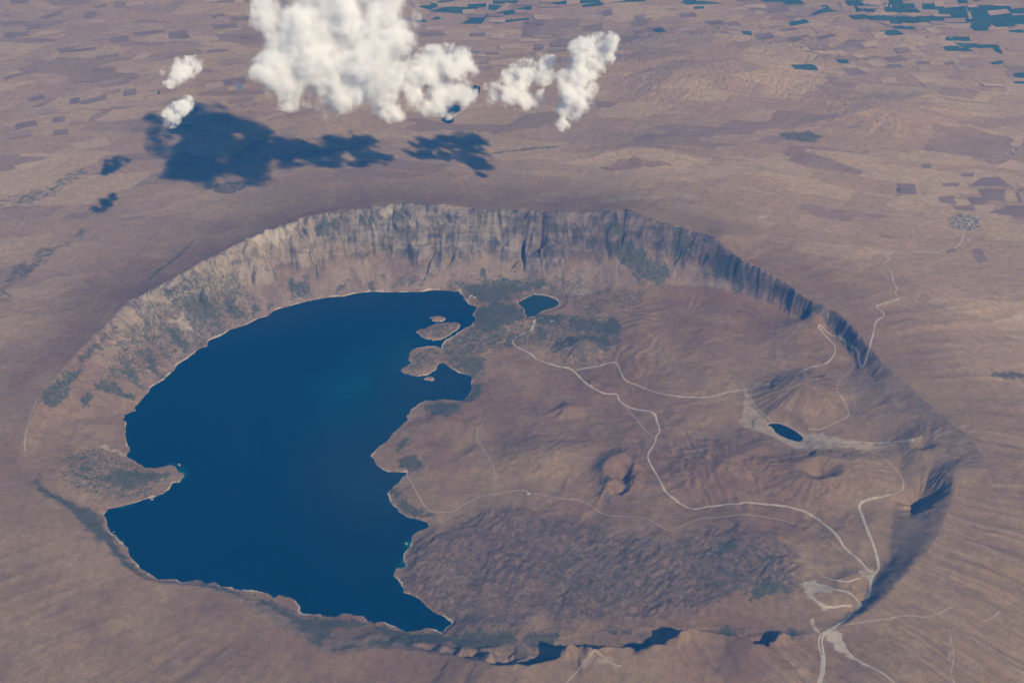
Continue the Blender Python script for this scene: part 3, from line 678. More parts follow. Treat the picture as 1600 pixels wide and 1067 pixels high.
# ------------------------------------------------------------------ terrain pieces
def tag(o, label, cat=None, group=None, kind=None):
    o['label'] = label
    if cat: o['category'] = cat
    if group: o['group'] = group
    if kind: o['kind'] = kind
    return o
def mesh_obj(name, co, faces, mat, parent=None, smooth=True):
    me = bpy.data.meshes.new(name)
    me.from_pydata(co, [], faces) if not isinstance(faces, np.ndarray) else fast_mesh(me, co, faces)
    if mat is not None: me.materials.append(mat)
    if smooth: me.polygons.foreach_set('use_smooth', np.ones(len(me.polygons), bool))
    o = bpy.data.objects.new(name, me); COL.objects.link(o)
    if parent is not None: o.parent = parent
    return o
def fast_mesh(me, co, faces):
    k = faces.shape[1]; n = len(faces)
    me.vertices.add(len(co)); me.vertices.foreach_set('co', np.asarray(co, F4).ravel())
    me.loops.add(n * k); me.loops.foreach_set('vertex_index', faces.astype(np.int32).ravel())
    me.polygons.add(n); me.polygons.foreach_set('loop_start', np.arange(0, n * k, k, dtype=np.int32))
    me.update(calc_edges=True)

# vertex normals of the whole sheet, so that the pieces meet without a seam
dzx = np.gradient(H, GX, axis=1); dzy = np.gradient(H, GY, axis=0)
NRM = np.stack([-dzx, -dzy, np.ones_like(H)], -1); NRM /= np.linalg.norm(NRM, axis=-1, keepdims=True)
farl = sstep(0, 3000 - 1500 * sstep(8200, 9800, Y), dout) * (.12 + .88 * sstep(8200, 9800, Y))  # far land paler: dry stubble, plus haze brightness put into the colour
strk = np.where(wall, np.where(cliff > .5, .75, .55), np.where(inside, .0, .24 + .55 * se)) * np.where(inside, 1, 1 - sstep(1500, 6000, dout))
COVER = np.stack([scrub, pale, rock, lava], -1).astype(F4)
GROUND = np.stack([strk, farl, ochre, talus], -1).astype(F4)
FLOW = np.stack([np.where(inside, wx, AX_ + fw * .3) / 48, np.where(inside, wy, AY_ + fw * .3) / 48, np.where(inside, T * 3.2, dout / 900)], -1).astype(F4)

# region of every quad
fc = lambda A: 0.25 * (A[:-1, :-1] + A[1:, :-1] + A[:-1, 1:] + A[1:, 1:])
fRD, fFD, fLD, fLV = fc(RD), fc(FD), fc(LD), fc(lava)
region = np.zeros(fRD.shape, np.int16)                     # 0 plain
region[fRD > -3800] = 1                                    # mountain slope
region[(fRD > 0)] = 2                                      # wall
region[(fRD > 0) & (fFD > 0)] = 3                          # floor
region[(fRD > 0) & (fFD > 0) & (fLV > .5)] = 4             # lava
def mark_hill(L, code):
    P = smooth_closed(gpts(L), 3); s, d = patch_sd(P, 40)
    r = region[s[0], s[1]]; dd = d[:r.shape[0], :r.shape[1]]
    r[(dd > 0) & ((r == 3) | (r == 2))] = code
mark_hill([(1178, 620), (1205, 598), (1255, 588), (1300, 605), (1324, 645), (1300, 668), (1250, 668), (1205, 655)], 5)
mark_hill([(1080, 775), (1120, 725), (1190, 708), (1280, 706), (1370, 720), (1395, 750), (1340, 782), (1200, 784)], 6)
mark_hill([(922, 720), (950, 695), (990, 692), (998, 735), (985, 775), (945, 788), (925, 770)], 7)
mark_hill([(870, 545), (880, 530), (910, 525), (950, 545), (938, 568), (905, 574), (880, 565)], 8)
mark_hill([(75, 735), (120, 712), (180, 708), (222, 732), (285, 735), (275, 758), (190, 788), (120, 778), (80, 760)], 9)
for k, P in enumerate(islP):
    s, d = patch_sd(P, 60); r = region[s[0], s[1]]; dd = d[:r.shape[0], :r.shape[1]]; r[dd > -16] = 10 + k
deep = (fLD > 45) & (region < 10)
region[deep] = -1
HILLS = {0: ('plain', 'hazy tan and mauve farmland plain stretching away behind the volcano'), 1: ('mountain_slope', 'smooth brown outer slope of the volcano around the crater rim'),
         2: ('caldera_wall', 'ring of gullied cliffs and slopes dropping from the crater rim'), 3: ('caldera_floor', 'brown rolling caldera floor right of the lake'),
         4: ('lava_field', 'dark rough lava field between the lake and the near rim'), 5: ('hill', 'rounded brown cone standing above the small dark oval pond'), 6: ('hill', 'broad gullied hill inside the curve of the pale main road'),
         7: ('hill', 'small crater hill with green and dark hollows left of the main road'), 8: ('hill', 'round dome speckled with scrub beside the greenish pond'), 9: ('hill', 'scrubby headland hill jutting into the lake from the left shore'),
         10: ('island', 'smallest of the vegetated lake islands, just behind the long one'), 11: ('island', 'long oval lake island with a pale shoreline'), 12: ('island', 'tiny bare rocky islet in front of the two-lobed point')}
idx = np.arange(NX * NY).reshape(NY, NX)
quads = np.stack([idx[:-1, :-1], idx[:-1, 1:], idx[1:, 1:], idx[1:, :-1]], -1)
CO = np.stack([X, Y, H], -1).reshape(-1, 3); NF = NRM.reshape(-1, 3).astype(F4)
terrain = {}
for code, (name, label) in HILLS.items():
    q = quads[region == code]
    if len(q) == 0: continue
    used, inv = np.unique(q.ravel(), return_inverse=True)
    o = mesh_obj(name, CO[used], inv.reshape(-1, 4), MAT_G)
    me = o.data
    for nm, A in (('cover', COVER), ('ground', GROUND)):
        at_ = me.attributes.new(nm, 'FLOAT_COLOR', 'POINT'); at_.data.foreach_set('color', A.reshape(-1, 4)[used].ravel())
    at_ = me.attributes.new('flow', 'FLOAT_VECTOR', 'POINT'); at_.data.foreach_set('vector', FLOW.reshape(-1, 3)[used].ravel())
    me.normals_split_custom_set_from_vertices(NF[used])
    tag(o, label, kind='structure'); terrain[code] = o

# ------------------------------------------------------------------ water
def water(name, P, z, step, mat, label, sh_w, refl=None):
    P = np.asarray(P); xs = np.arange(P[:, 0].min() - 40, P[:, 0].max() + 40, step); ys = np.arange(P[:, 1].min() - 40, P[:, 1].max() + 40, step)
    gx, gy = np.meshgrid(xs, ys); d = seg_dist(gx, gy, P, True)[0]
    ok = (np.maximum.reduce([d[:-1, :-1], d[1:, :-1], d[:-1, 1:], d[1:, 1:]]) > -step * .7)
    ix = np.arange(gx.size).reshape(gx.shape); q = np.stack([ix[:-1, :-1], ix[:-1, 1:], ix[1:, 1:], ix[1:, :-1]], -1)[ok]
    used, inv = np.unique(q.ravel(), return_inverse=True)
    co = np.stack([gx.ravel()[used], gy.ravel()[used], np.full(len(used), z)], 1)
    o = mesh_obj(name, co, inv.reshape(-1, 4), mat)
    dd = d.ravel()[used]
    for p in islP + rockP if name == 'lake' else []:
        s = np.abs(co[:, 0] - p[:, 0].mean()) < 700
        di = -seg_dist(co[s, 0], co[s, 1], p, True)[0]; dd[s] = np.minimum(dd[s], np.maximum(di, 0) * 2.2)
    sh = np.clip(1 - dd / sh_w, 0, 1) ** 1.5
    if name == 'lake':
        f = .40 + .0 * dd
        for (u, v, r, a) in [(285, 740, 140, 1.0), (195, 792, 90, .8), (250, 780, 80, .6), (628, 880, 110, .9), (636, 850, 90, 1.0), (715, 462, 60, .6), (270, 725, 90, .8), (700, 560, 80, .5), (500, 965, 60, .5)]:
            c = at(u, v, 0); f = np.maximum(f, a * np.exp(-((co[:, 0] - c[0]) ** 2 + (co[:, 1] - c[1]) ** 2) / r ** 2))
        sh = sh * f
    a1 = o.data.attributes.new('shallow', 'FLOAT', 'POINT'); a1.data.foreach_set('value', sh.astype(F4))
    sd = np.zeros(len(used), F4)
    for (u, v, rx, ry, a) in refl or []:
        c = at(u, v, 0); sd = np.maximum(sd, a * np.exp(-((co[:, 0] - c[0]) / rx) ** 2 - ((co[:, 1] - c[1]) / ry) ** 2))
    a2 = o.data.attributes.new('reflection_tint', 'FLOAT', 'POINT'); a2.data.foreach_set('value', sd.astype(F4))
    return tag(o, label, kind='structure')
MAT_LAKE = water_mat('deep_blue_water', (.0001, .010, .028), (.006, .085, .09))
water('lake', lakeP, 0.0, 24.0, MAT_LAKE, 'large deep blue crater lake filling the left half of the caldera', 110.0, [(560, 605, 420, 560, .95), (630, 560, 330, 330, .7)])  # ovals place the painted reflection of the big cloud
MAT_WARM = water_mat('green_blue_water', (.010, .026, .024), (.03, .05, .042))
water('pond', warmP, WARM_Z, 12.0, MAT_WARM, 'grey green pond under the cliffs right of the main lake', 40.0)
MAT_DARK = water_mat('dark_pond_water', (.004, .010, .016), (.02, .04, .045))
water('pond', cratP, CRATER_Z, 10.0, MAT_DARK, 'small dark oval pond on pale ash at the foot of the cone', 14.0)

# ------------------------------------------------------------------ roads and tracks
MAT_ROAD = simple_mat('pale_gravel', (.32, .275, .225), (.44, .385, .32), 1 / 30)
MAT_TAR = simple_mat('worn_grey_road', (.30, .29, .255), (.40, .38, .33), 1 / 30)
MAT_TRACK = simple_mat('dusty_track', (.27, .213, .16), (.365, .30, .235), 1 / 25)
def road(name, L, width, mat, label, lift=1.2):
    P = smooth_open(gpts(L), 5)
    # resample evenly
    seg = np.hypot(*np.diff(P, axis=0).T); s = np.r_[0, np.cumsum(seg)]; n = max(4, int(s[-1] / 14))
    q = np.linspace(0, s[-1], n); P = np.stack([np.interp(q, s, P[:, 0]), np.interp(q, s, P[:, 1])], 1)
    P += 2.0 * np.stack([noise(P[:, 0] / 60, P[:, 1] / 60, seed=140), noise(P[:, 0] / 60, P[:, 1] / 60, seed=141)], 1)
    tg = np.gradient(P, axis=0); tg /= np.hypot(tg[:, 0], tg[:, 1])[:, None] + 1e-9; nr = np.stack([-tg[:, 1], tg[:, 0]], 1)
    w = width * (1 + .45 * noise(q / 90, q * 0, seed=142) + .3 * noise(q / 420, q * 0, seed=143))
    cols = []
    for k in (-.5, -.17, .17, .5):
        Q = P + nr * (w * k)[:, None]
        cols.append(np.column_stack([Q, height(Q[:, 0], Q[:, 1]) + lift]))
    zmax = np.maximum.reduce([c[:, 2] for c in cols])
    co = np.concatenate(cols); f = []
    for k in range(3):
        a = k * n + np.arange(n - 1); f.append(np.stack([a, a + 1, a + n + 1, a + n], 1))
    o = mesh_obj(name, co, np.concatenate(f)[:, ::-1].copy(), mat)
    return tag(o, label, kind='structure')
road('road', [(850, 497), (838, 498), (833, 510), (830, 516), (815, 522), (806, 528), (801, 536), (815, 546), (830, 553), (840, 562), (870, 572), (890, 576), (900, 583), (915, 598), (930, 608), (945, 615), (964, 616), (968, 626), (985, 637), (1005, 641), (1022, 646), (1027, 660), (1031, 672), (1025, 682), (1024, 690), (1013, 710), (1015, 722), (1025, 740), (1040, 768), (1060, 785), (1085, 795), (1110, 791), (1160, 786), (1200, 788), (1240, 794), (1270, 806), (1300, 828), (1320, 855), (1345, 877), (1352, 886), (1358, 892), (1368, 893)], 17, MAT_ROAD, 'long pale main road winding from the pond across the floor to the breach')
road('road', [(1369, 893), (1373, 885), (1366, 855), (1356, 830), (1347, 805), (1343, 792), (1350, 783), (1375, 777), (1390, 773)], 22, MAT_ROAD, 'wide pale road climbing beside the eastern wall from the breach')
road('road', [(1372, 889), (1366, 897), (1361, 907), (1359, 925), (1353, 938), (1343, 947), (1330, 959), (1312, 974), (1298, 984), (1288, 991), (1284, 1003), (1287, 1020), (1287, 1045), (1282, 1067), (1276, 1090)], 20, MAT_TAR, 'grey road running down through the breach to the lower edge')
road('track', [(1302, 981), (1284, 990), (1279, 1003), (1283, 1022), (1283, 1045), (1278, 1067)], 12, MAT_ROAD, 'pale shoulder track along the left of the grey road below the breach', 1.8)
road('road', [(900, 578), (935, 572), (962, 567), (975, 592), (998, 603), (1025, 613), (1050, 618), (1100, 621), (1150, 611), (1185, 604), (1230, 590), (1260, 577), (1290, 568), (1303, 555), (1305, 543), (1300, 535), (1285, 518), (1278, 511), (1285, 511), (1310, 525), (1330, 540), (1340, 550), (1343, 568), (1347, 574), (1352, 565), (1358, 545), (1362, 530), (1365, 520), (1368, 505), (1372, 500), (1380, 495), (1380, 488), (1370, 480), (1375, 476), (1403, 468), (1399, 458), (1401, 450), (1396, 440), (1394, 430), (1390, 420), (1381, 412), (1389, 405), (1380, 398), (1388, 399), (1397, 392), (1420, 398), (1425, 394), (1475, 392), (1500, 382), (1506, 360)], 12, MAT_ROAD, 'pale hairpin road climbing over the eastern rim towards the village')
road('track', [(636, 742), (645, 758), (660, 785), (672, 798), (690, 800), (710, 798), (720, 790), (735, 783), (750, 776), (775, 772), (800, 767), (820, 766), (826, 772)], 11, MAT_TRACK, 'pale track curving along the lake side of the floor above the lava')
road('track', [(775, 750), (772, 735), (768, 722), (758, 705), (748, 690), (745, 675), (755, 660)], 8, MAT_TRACK, 'thin track wandering across the floor behind the lakeside track')
road('track', [(826, 770), (880, 779), (910, 783), (950, 805), (1000, 808), (1030, 820), (1047, 828), (1090, 812), (1140, 806), (1200, 808), (1240, 818), (1270, 825), (1290, 840), (1320, 865), (1345, 879)], 7, MAT_TRACK, 'track along the upper edge of the lava field')
road('track', [(1310, 978), (1345, 972), (1395, 965), (1420, 961), (1450, 963), (1490, 946), (1494, 938)], 10, MAT_TRACK, 'pale track leaving the breach to the right across the outer slope')
road('track', [(1304, 1010), (1322, 1020), (1345, 1034), (1370, 1046), (1395, 1064), (1410, 1080)], 12, MAT_ROAD, 'pale gully track dropping to the lower right from the breach fan')
road('track', [(880, 1072), (905, 1045), (925, 1020), (935, 1019), (955, 1036), (972, 1041)], 12, MAT_TRACK, 'forked pale track on the crest of the near rim')
road('track', [(1390, 773), (1405, 768), (1412, 755), (1402, 735), (1385, 718), (1360, 705), (1330, 694), (1290, 690), (1262, 684)], 11, MAT_TRACK, 'dusty track from the eastern road to the oval pond')
road('track', [(1262, 672), (1290, 668), (1318, 655), (1326, 645), (1318, 625), (1308, 610), (1312, 595), (1322, 585), (1345, 575)], 9, MAT_TRACK, 'track skirting the right side of the rounded cone')
road('track', [(1330, 690), (1365, 692), (1400, 690), (1424, 688)], 13, MAT_ROAD, 'pale dry wash running from the eastern slope to the ash flat')
road('track', [(60, 620), (48, 650), (40, 680), (38, 705)], 10, MAT_TRACK, 'faint path along the crest of the low left rim')
road('track', [(873, 472), (868, 466), (850, 461), (835, 460)], 9, MAT_ROAD, 'bright path around the far shore of the greenish pond')
road('track', [(1180, 600), (1172, 620), (1190, 645), (1205, 657)], 9, MAT_TRACK, 'track round the left foot of the rounded cone')
road('track', [(968, 626), (990, 650), (1005, 668), (1022, 684)], 8, MAT_TRACK, 'short cut track inside the bend of the main road')
for i, (L, w, lab) in enumerate([([(1483, 985), (1486, 1000), (1490, 1030), (1486, 1050), (1492, 1070)], 9, 'bright dry gully running down the outer slope at lower right'), ([(1490, 968), (1506, 985), (1530, 1005), (1565, 1030), (1600, 1050)], 7, 'pale dry gully fanning right from the slope track end'), ([(1536, 970), (1550, 965), (1562, 955)], 9, 'pale scar on the slope right of the dry gullies')]):
    road('gully', L, w, MAT_TRACK, lab)

for i, (L, w, lab) in enumerate([([(1347, 944), (1335, 932), (1322, 924), (1305, 921), (1290, 916), (1272, 912), (1256, 910)], 24, 'pale pumice wash forking left from the breach road'), ([(1292, 918), (1272, 922), (1256, 926)], 16, 'short pale wash below the larger fork by the lava edge'),
        ([(1330, 946), (1308, 948), (1290, 948), (1280, 942), (1266, 932)], 16, 'pale wash bending to the lava edge in front of the forked wash'), ([(1345, 903), (1325, 908), (1305, 906), (1285, 900)], 12, 'faint pale wash behind the forked wash'), ([(1279, 986), (1272, 978), (1268, 970), (1272, 966)], 12, 'bright hooked scar left of the breach on the near rim'),
        ([(1308, 988), (1316, 1003), (1326, 1020), (1345, 1034)], 18, 'wide pale chute on the slope right of the grey road'), ([(1300, 992), (1306, 1006), (1322, 1018)], 14, 'second pale chute joining the wide one from the left')]):
    road('wash', L, w, MAT_ROAD, lab)

# ------------------------------------------------------------------ fields of the plain
CROPS = {'green': simple_mat('green_crop', (.035, .070, .062), (.055, .095, .080), 1 / 300), 'stubble': simple_mat('stubble', (.33, .225, .15), (.41, .29, .19), 1 / 250),
         'plough': simple_mat('ploughed_soil', (.180, .122, .100), (.225, .155, .122), 1 / 250), 'fallow': simple_mat('fallow', (.26, .175, .13), (.33, .23, .165), 1 / 300)}
def field(corners, kind, lift=3.0):
    """a draped four-cornered field; corners in metres"""
    A, B, C, D = [np.asarray(c, float)[:2] for c in corners]
    L = max(np.hypot(*(B - A)), np.hypot(*(C - D))); W = max(np.hypot(*(D - A)), np.hypot(*(C - B)))
    n = int(np.clip(L / 60, 2, 14)); m = int(np.clip(W / 60, 2, 10)); co = []
    for j in range(m + 1):
        for i in range(n + 1):
            s, t = i / n, j / m; p = (A * (1 - s) + B * s) * (1 - t) + (D * (1 - s) + C * s) * t
            if i in (0, n) or j in (0, m): p = p + np.array([random.uniform(-6, 6), random.uniform(-6, 6)])
            co.append((p[0], p[1], float(height(p[0], p[1])) + lift))
    f = [(j * (n + 1) + i, j * (n + 1) + i + 1, (j + 1) * (n + 1) + i + 1, (j + 1) * (n + 1) + i) for j in range(m) for i in range(n)]
    a = np.array(co[0]); b = np.array(co[n]); d = np.array(co[m * (n + 1)])
    if np.cross(b - a, d - a)[2] < 0: f = [q[::-1] for q in f]
    o = mesh_obj('field', co, f, CROPS[kind], terrain[0]); return o
def traced(L, kind):
    field([ground(u, v) for u, v in L], kind)
for L, k in [
    # far green plain, right
    ([(1333, 2), (1364, 2), (1367, 19), (1338, 19)], 'green'), ([(1388, 0), (1410, 0), (1412, 7), (1390, 7)], 'green'), ([(1379, 6), (1391, 6), (1390, 15), (1382, 15)], 'green'), ([(1441, 6), (1470, 7), (1478, 15), (1442, 16)], 'green'),
    ([(1466, 14), (1508, 10), (1516, 36), (1468, 33)], 'green'), ([(1510, 6), (1540, 4), (1600, 12), (1600, 22), (1512, 17)], 'green') if False else ([(1510, 8), (1600, 10), (1600, 22), (1512, 18)], 'green'), ([(1516, 19), (1580, 19), (1582, 28), (1520, 31)], 'green'), ([(1527, 26), (1600, 24), (1600, 39), (1534, 35)], 'green'),
    ([(1443, 26), (1468, 25), (1515, 37), (1420, 34)], 'green'), ([(1420, 28), (1440, 25), (1443, 33), (1417, 34)], 'green'), ([(1516, 36), (1550, 35), (1545, 46), (1520, 44)], 'green'), ([(1575, 48), (1600, 47), (1600, 52), (1577, 51)], 'green'), ([(1478, 58), (1514, 58), (1518, 65), (1476, 64)], 'green'),
    ([(1490, 66), (1528, 69), (1542, 74), (1505, 76)], 'green'), ([(1472, 80), (1510, 74), (1522, 81), (1490, 80)], 'green'), ([(1548, 72), (1562, 76), (1568, 86), (1556, 82)], 'green'), ([(1583, 115), (1600, 114), (1600, 122), (1585, 121)], 'green'), ([(1584, 128), (1600, 127), (1600, 132), (1586, 131)], 'green'),
    ([(1545, 98), (1568, 95), (1566, 100), (1552, 102)], 'green'), ([(1475, 97), (1490, 96), (1493, 101), (1478, 102)], 'plough'), ([(1500, 99), (1530, 98), (1534, 103), (1512, 107)], 'plough'), ([(1545, 45), (1580, 38), (1600, 42), (1560, 48)], 'plough'), ([(1530, 131), (1570, 130), (1570, 138), (1535, 137)], 'plough'),
    ([(1366, 24), (1440, 27), (1415, 34), (1366, 32)], 'green'), ([(1335, 25), (1366, 30), (1408, 45), (1395, 45)], 'plough'), ([(1410, 42), (1430, 43), (1434, 49), (1412, 47)], 'plough'), ([(1262, 26), (1290, 14), (1312, 19), (1280, 22)], 'green'), ([(1283, 10), (1292, 8), (1300, 16), (1290, 17)], 'green'), ([(1308, 3), (1312, 3), (1318, 14), (1314, 15)], 'plough'),
    ([(1200, 8), (1232, 5), (1234, 17), (1200, 21)], 'plough'), ([(1295, 78), (1328, 62), (1350, 64), (1372, 76)], 'plough'), ([(1246, 57), (1262, 55), (1272, 61), (1256, 60)], 'plough'), ([(1345, 92), (1368, 88), (1378, 90), (1350, 95)], 'plough'), ([(1430, 97), (1452, 96), (1454, 100), (1432, 101)], 'plough'), ([(1382, 101), (1408, 101), (1410, 105), (1386, 106)], 'plough'),
    ([(1313, 101), (1330, 102), (1375, 110), (1345, 116)], 'stubble'), ([(1415, 112), (1480, 117), (1500, 136), (1440, 130)], 'stubble'), ([(1366, 20), (1400, 19), (1402, 24), (1366, 26)], 'stubble'), ([(1552, 38), (1600, 41), (1600, 45), (1548, 43)], 'stubble'), ([(1372, 5), (1388, 5), (1386, 14), (1374, 14)], 'stubble'),
    ([(1412, 1), (1440, 1), (1440, 12), (1414, 12)], 'fallow'), ([(1440, 16), (1465, 16), (1468, 24), (1440, 23)], 'fallow'),
    # far green plain, behind the clouds
    ([(650, 10), (662, 3), (690, 8), (672, 16)], 'green'), ([(668, 18), (700, 11), (748, 12), (740, 22), (700, 25)][:4], 'green'), ([(682, 3), (708, 1), (712, 6), (690, 7)], 'green'), ([(720, 38), (742, 25), (766, 22), (752, 38)], 'green'), ([(764, 8), (785, 9), (775, 17), (763, 16)], 'green'), ([(770, 34), (828, 28), (826, 31), (775, 38)], 'green'),
    ([(775, 20), (830, 10), (832, 15), (790, 25)], 'green'), ([(675, 30), (684, 26), (690, 31), (676, 32)], 'green'), ([(650, 32), (668, 32), (666, 35), (650, 35)], 'green'), ([(780, 2), (835, 0), (850, 4), (800, 6)], 'green'), ([(860, 3), (935, 0), (940, 5), (870, 8)], 'green'), ([(940, 0), (1000, -3), (1010, 3), (950, 5)], 'green'), ([(815, 42), (845, 40), (842, 58), (816, 58)], 'plough'), ([(868, 62), (896, 60), (895, 72), (870, 72)], 'plough'),
    ([(910, 42), (944, 35), (940, 48), (912, 50)], 'plough'), ([(930, 22), (955, 14), (958, 24), (936, 28)], 'plough'), ([(958, 18), (980, 17), (976, 36), (957, 34)], 'stubble'), ([(985, 34), (1020, 28), (1010, 40), (988, 44)], 'plough'), ([(1010, 44), (1035, 42), (1038, 50), (1012, 51)], 'plough'), ([(990, 48), (1004, 48), (1006, 54), (992, 54)], 'plough'), ([(1062, 4), (1100, 2), (1130, 6), (1075, 8)], 'green'), ([(1165, 8), (1225, 4), (1235, 18), (1175, 16)], 'plough'),
    ([(700, 75), (730, 78), (725, 85), (690, 84)], 'plough'), ([(650, 52), (690, 50), (700, 56), (660, 58)], 'plough'), ([(1060, 22), (1085, 20), (1090, 27), (1065, 28)], 'plough'), ([(1125, 38), (1150, 34), (1160, 40), (1130, 42)], 'plough'), ([(940, 62), (960, 60), (962, 66), (945, 67)], 'plough'), ([(1040, 15), (1060, 10), (1075, 14), (1050, 18)], 'fallow'),
    # patchwork beyond the village
    ([(1400, 288), (1428, 288), (1432, 296), (1408, 297)], 'plough'), ([(1408, 298), (1438, 297), (1450, 304), (1410, 303)], 'plough'), ([(1430, 289), (1480, 292), (1530, 302), (1432, 304)], 'stubble'), ([(1472, 287), (1500, 286), (1496, 292), (1474, 292)], 'plough'), ([(1515, 290), (1535, 278), (1562, 277), (1580, 292)], 'plough'), ([(1528, 296), (1570, 296), (1568, 314), (1540, 312)], 'plough'),
    ([(1570, 299), (1585, 300), (1590, 315), (1572, 316)], 'stubble'), ([(1586, 301), (1592, 300), (1598, 316), (1592, 317)], 'plough'), ([(1465, 308), (1492, 306), (1495, 319), (1468, 317)], 'plough'), ([(1490, 312), (1512, 312), (1518, 321), (1492, 321)], 'stubble'), ([(1512, 308), (1545, 310), (1538, 320), (1516, 319)], 'plough'), ([(1430, 307), (1466, 309), (1475, 324), (1450, 322)], 'stubble'),
    ([(1490, 323), (1518, 322), (1524, 330), (1494, 328)], 'plough'), ([(1520, 321), (1556, 320), (1550, 330), (1528, 331)], 'stubble'), ([(1545, 333), (1575, 322), (1600, 322), (1600, 340)], 'plough'), ([(1480, 280), (1515, 277), (1518, 284), (1490, 285)], 'stubble'), ([(1500, 272), (1520, 270), (1522, 276), (1502, 276)], 'plough'), ([(1440, 258), (1452, 256), (1456, 262), (1444, 264)], 'plough'), ([(1550, 262), (1580, 250), (1600, 256), (1600, 268)], 'stubble'), ([(1590, 296), (1600, 294), (1600, 300), (1592, 300)], 'plough'),
    ([(1518, 390), (1532, 388), (1544, 408), (1530, 412)], 'plough'), ([(1478, 392), (1490, 388), (1494, 394), (1480, 396)], 'plough'), ([(1505, 296), (1526, 294), (1530, 304), (1505, 304)], 'stubble'),
    # strips on the left of the plain
    ([(205, 52), (255, 47), (258, 52), (215, 57)], 'plough'), ([(262, 52), (290, 47), (298, 60), (265, 62)], 'plough'), ([(228, 62), (255, 58), (258, 62), (235, 66)], 'stubble'), ([(60, 95), (100, 74), (110, 76), (80, 96)], 'stubble'), ([(0, 92), (30, 84), (35, 87), (0, 96)], 'stubble'), ([(5, 122), (58, 108), (60, 112), (10, 126)], 'plough'), ([(170, 60), (200, 56), (202, 66), (175, 68)], 'plough'), ([(140, 108), (175, 104), (180, 112), (142, 113)], 'plough'),
    ([(148, 10), (165, 7), (166, 12), (150, 14)], 'plough'), ([(60, 28), (95, 17), (98, 21), (70, 30)], 'plough'), ([(40, 45), (62, 38), (64, 44), (42, 48)], 'plough'), ([(178, 5), (190, 3), (192, 8), (180, 10)], 'plough'), ([(233, 144), (248, 142), (250, 147), (234, 149)], 'green'), ([(205, 92), (225, 82), (240, 84), (215, 96)], 'stubble'), ([(338, 170), (360, 164), (362, 176), (345, 180)], 'stubble'), ([(390, 188), (440, 176), (445, 180), (400, 192)], 'stubble'), ([(320, 132), (350, 128), (352, 136), (322, 140)], 'stubble'), ([(120, 160), (165, 148), (168, 156), (130, 164)], 'plough'), ([(42, 154), (68, 148), (70, 156), (46, 160)], 'plough'),
    ([(210, 92), (255, 88), (258, 93), (212, 98)], 'fallow'), ([(255, 70), (300, 66), (330, 74), (260, 80)], 'fallow'), ([(330, 40), (370, 36), (372, 44), (335, 46)], 'plough'), ([(60, 130), (105, 120), (110, 132), (64, 138)], 'fallow'), ([(205, 200), (225, 198), (228, 206), (206, 206)], 'plough'), ([(330, 25), (350, 22), (352, 28), (332, 30)], 'plough'), ([(110, 225), (165, 214), (172, 226), (118, 236)], 'stubble'), ([(20, 260), (70, 250), (80, 258), (30, 270)], 'stubble'), ([(240, 205), (285, 198), (290, 206), (246, 212)], 'stubble')]:
    traced(L, k)
# smaller plots between the big ones
fr_ = random.Random(77); nf = 0; taken = []
for (u0, u1, v0, v1, n, kinds) in [(900, 1260, 0, 62, 40, 'plough fallow fallow stubble green'), (1255, 1600, 42, 140, 60, 'plough fallow fallow stubble stubble green'), (0, 400, 0, 210, 70, 'plough fallow fallow stubble'), (600, 900, 22, 105, 34, 'plough fallow stubble'), (1330, 1600, 0, 40, 30, 'green green stubble fallow'), (640, 940, -4, 32, 24, 'green stubble fallow')]:
    for _ in range(n):
        c = ground(fr_.uniform(u0, u1), fr_.uniform(v0, v1))[:2]; L_, W_ = fr_.uniform(110, 330), fr_.uniform(70, 210)
        if any((c[0] - a) ** 2 + (c[1] - b) ** 2 < 190 ** 2 for a, b in taken): continue
        taken.append((c[0], c[1])); a_ = .2 + .25 * float(noise(np.array([c[0] / 2500]), np.array([c[1] / 2500]), seed=170)[0]); e1 = np.array([math.cos(a_), math.sin(a_)]) * L_ / 2; k_ = fr_.uniform(-.25, .25); e2 = np.array([-math.sin(a_ + k_), math.cos(a_ + k_)]) * W_ / 2
        field([c - e1 - e2, c + e1 - e2, c + e1 + e2, c - e1 + e2], fr_.choice(kinds.split()), 4.0 + .04 * nf); nf += 1
# field lakes on the plain, half under the clouds
MAT_PUD = water_mat('upland_pond_water', (.008, .028, .050), (.02, .05, .06))
for L, lab in [([(733, 140), (742, 135), (750, 138), (748, 148), (738, 150), (730, 146)], 'small blue upland pond seen between two clouds'), ([(690, 186), (700, 182), (710, 186), (706, 193), (694, 192)], 'dark pond below the clouds on the upland plain'), ([(676, 172), (690, 166), (715, 168), (720, 174), (705, 180), (682, 180)], 'broad shallow pond half hidden by cloud on the plain')]:
    P = smooth_closed(gpts(L), 3); z = float(np.max(height(P[:, 0], P[:, 1]))) + 1.5
    c = P.mean(0); co = [(c[0], c[1], z)] + [(a, b, z) for a, b in P]; n = len(P)
    f = [(0, 1 + i, 1 + (i + 1) % n) for i in range(n)]
    if np.cross(np.append(P[0] - c, 0), np.append(P[1] - c, 0))[2] < 0: f = [q[::-1] for q in f]
    o = mesh_obj('pond', co, f, MAT_PUD); tag(o, lab, kind='structure')

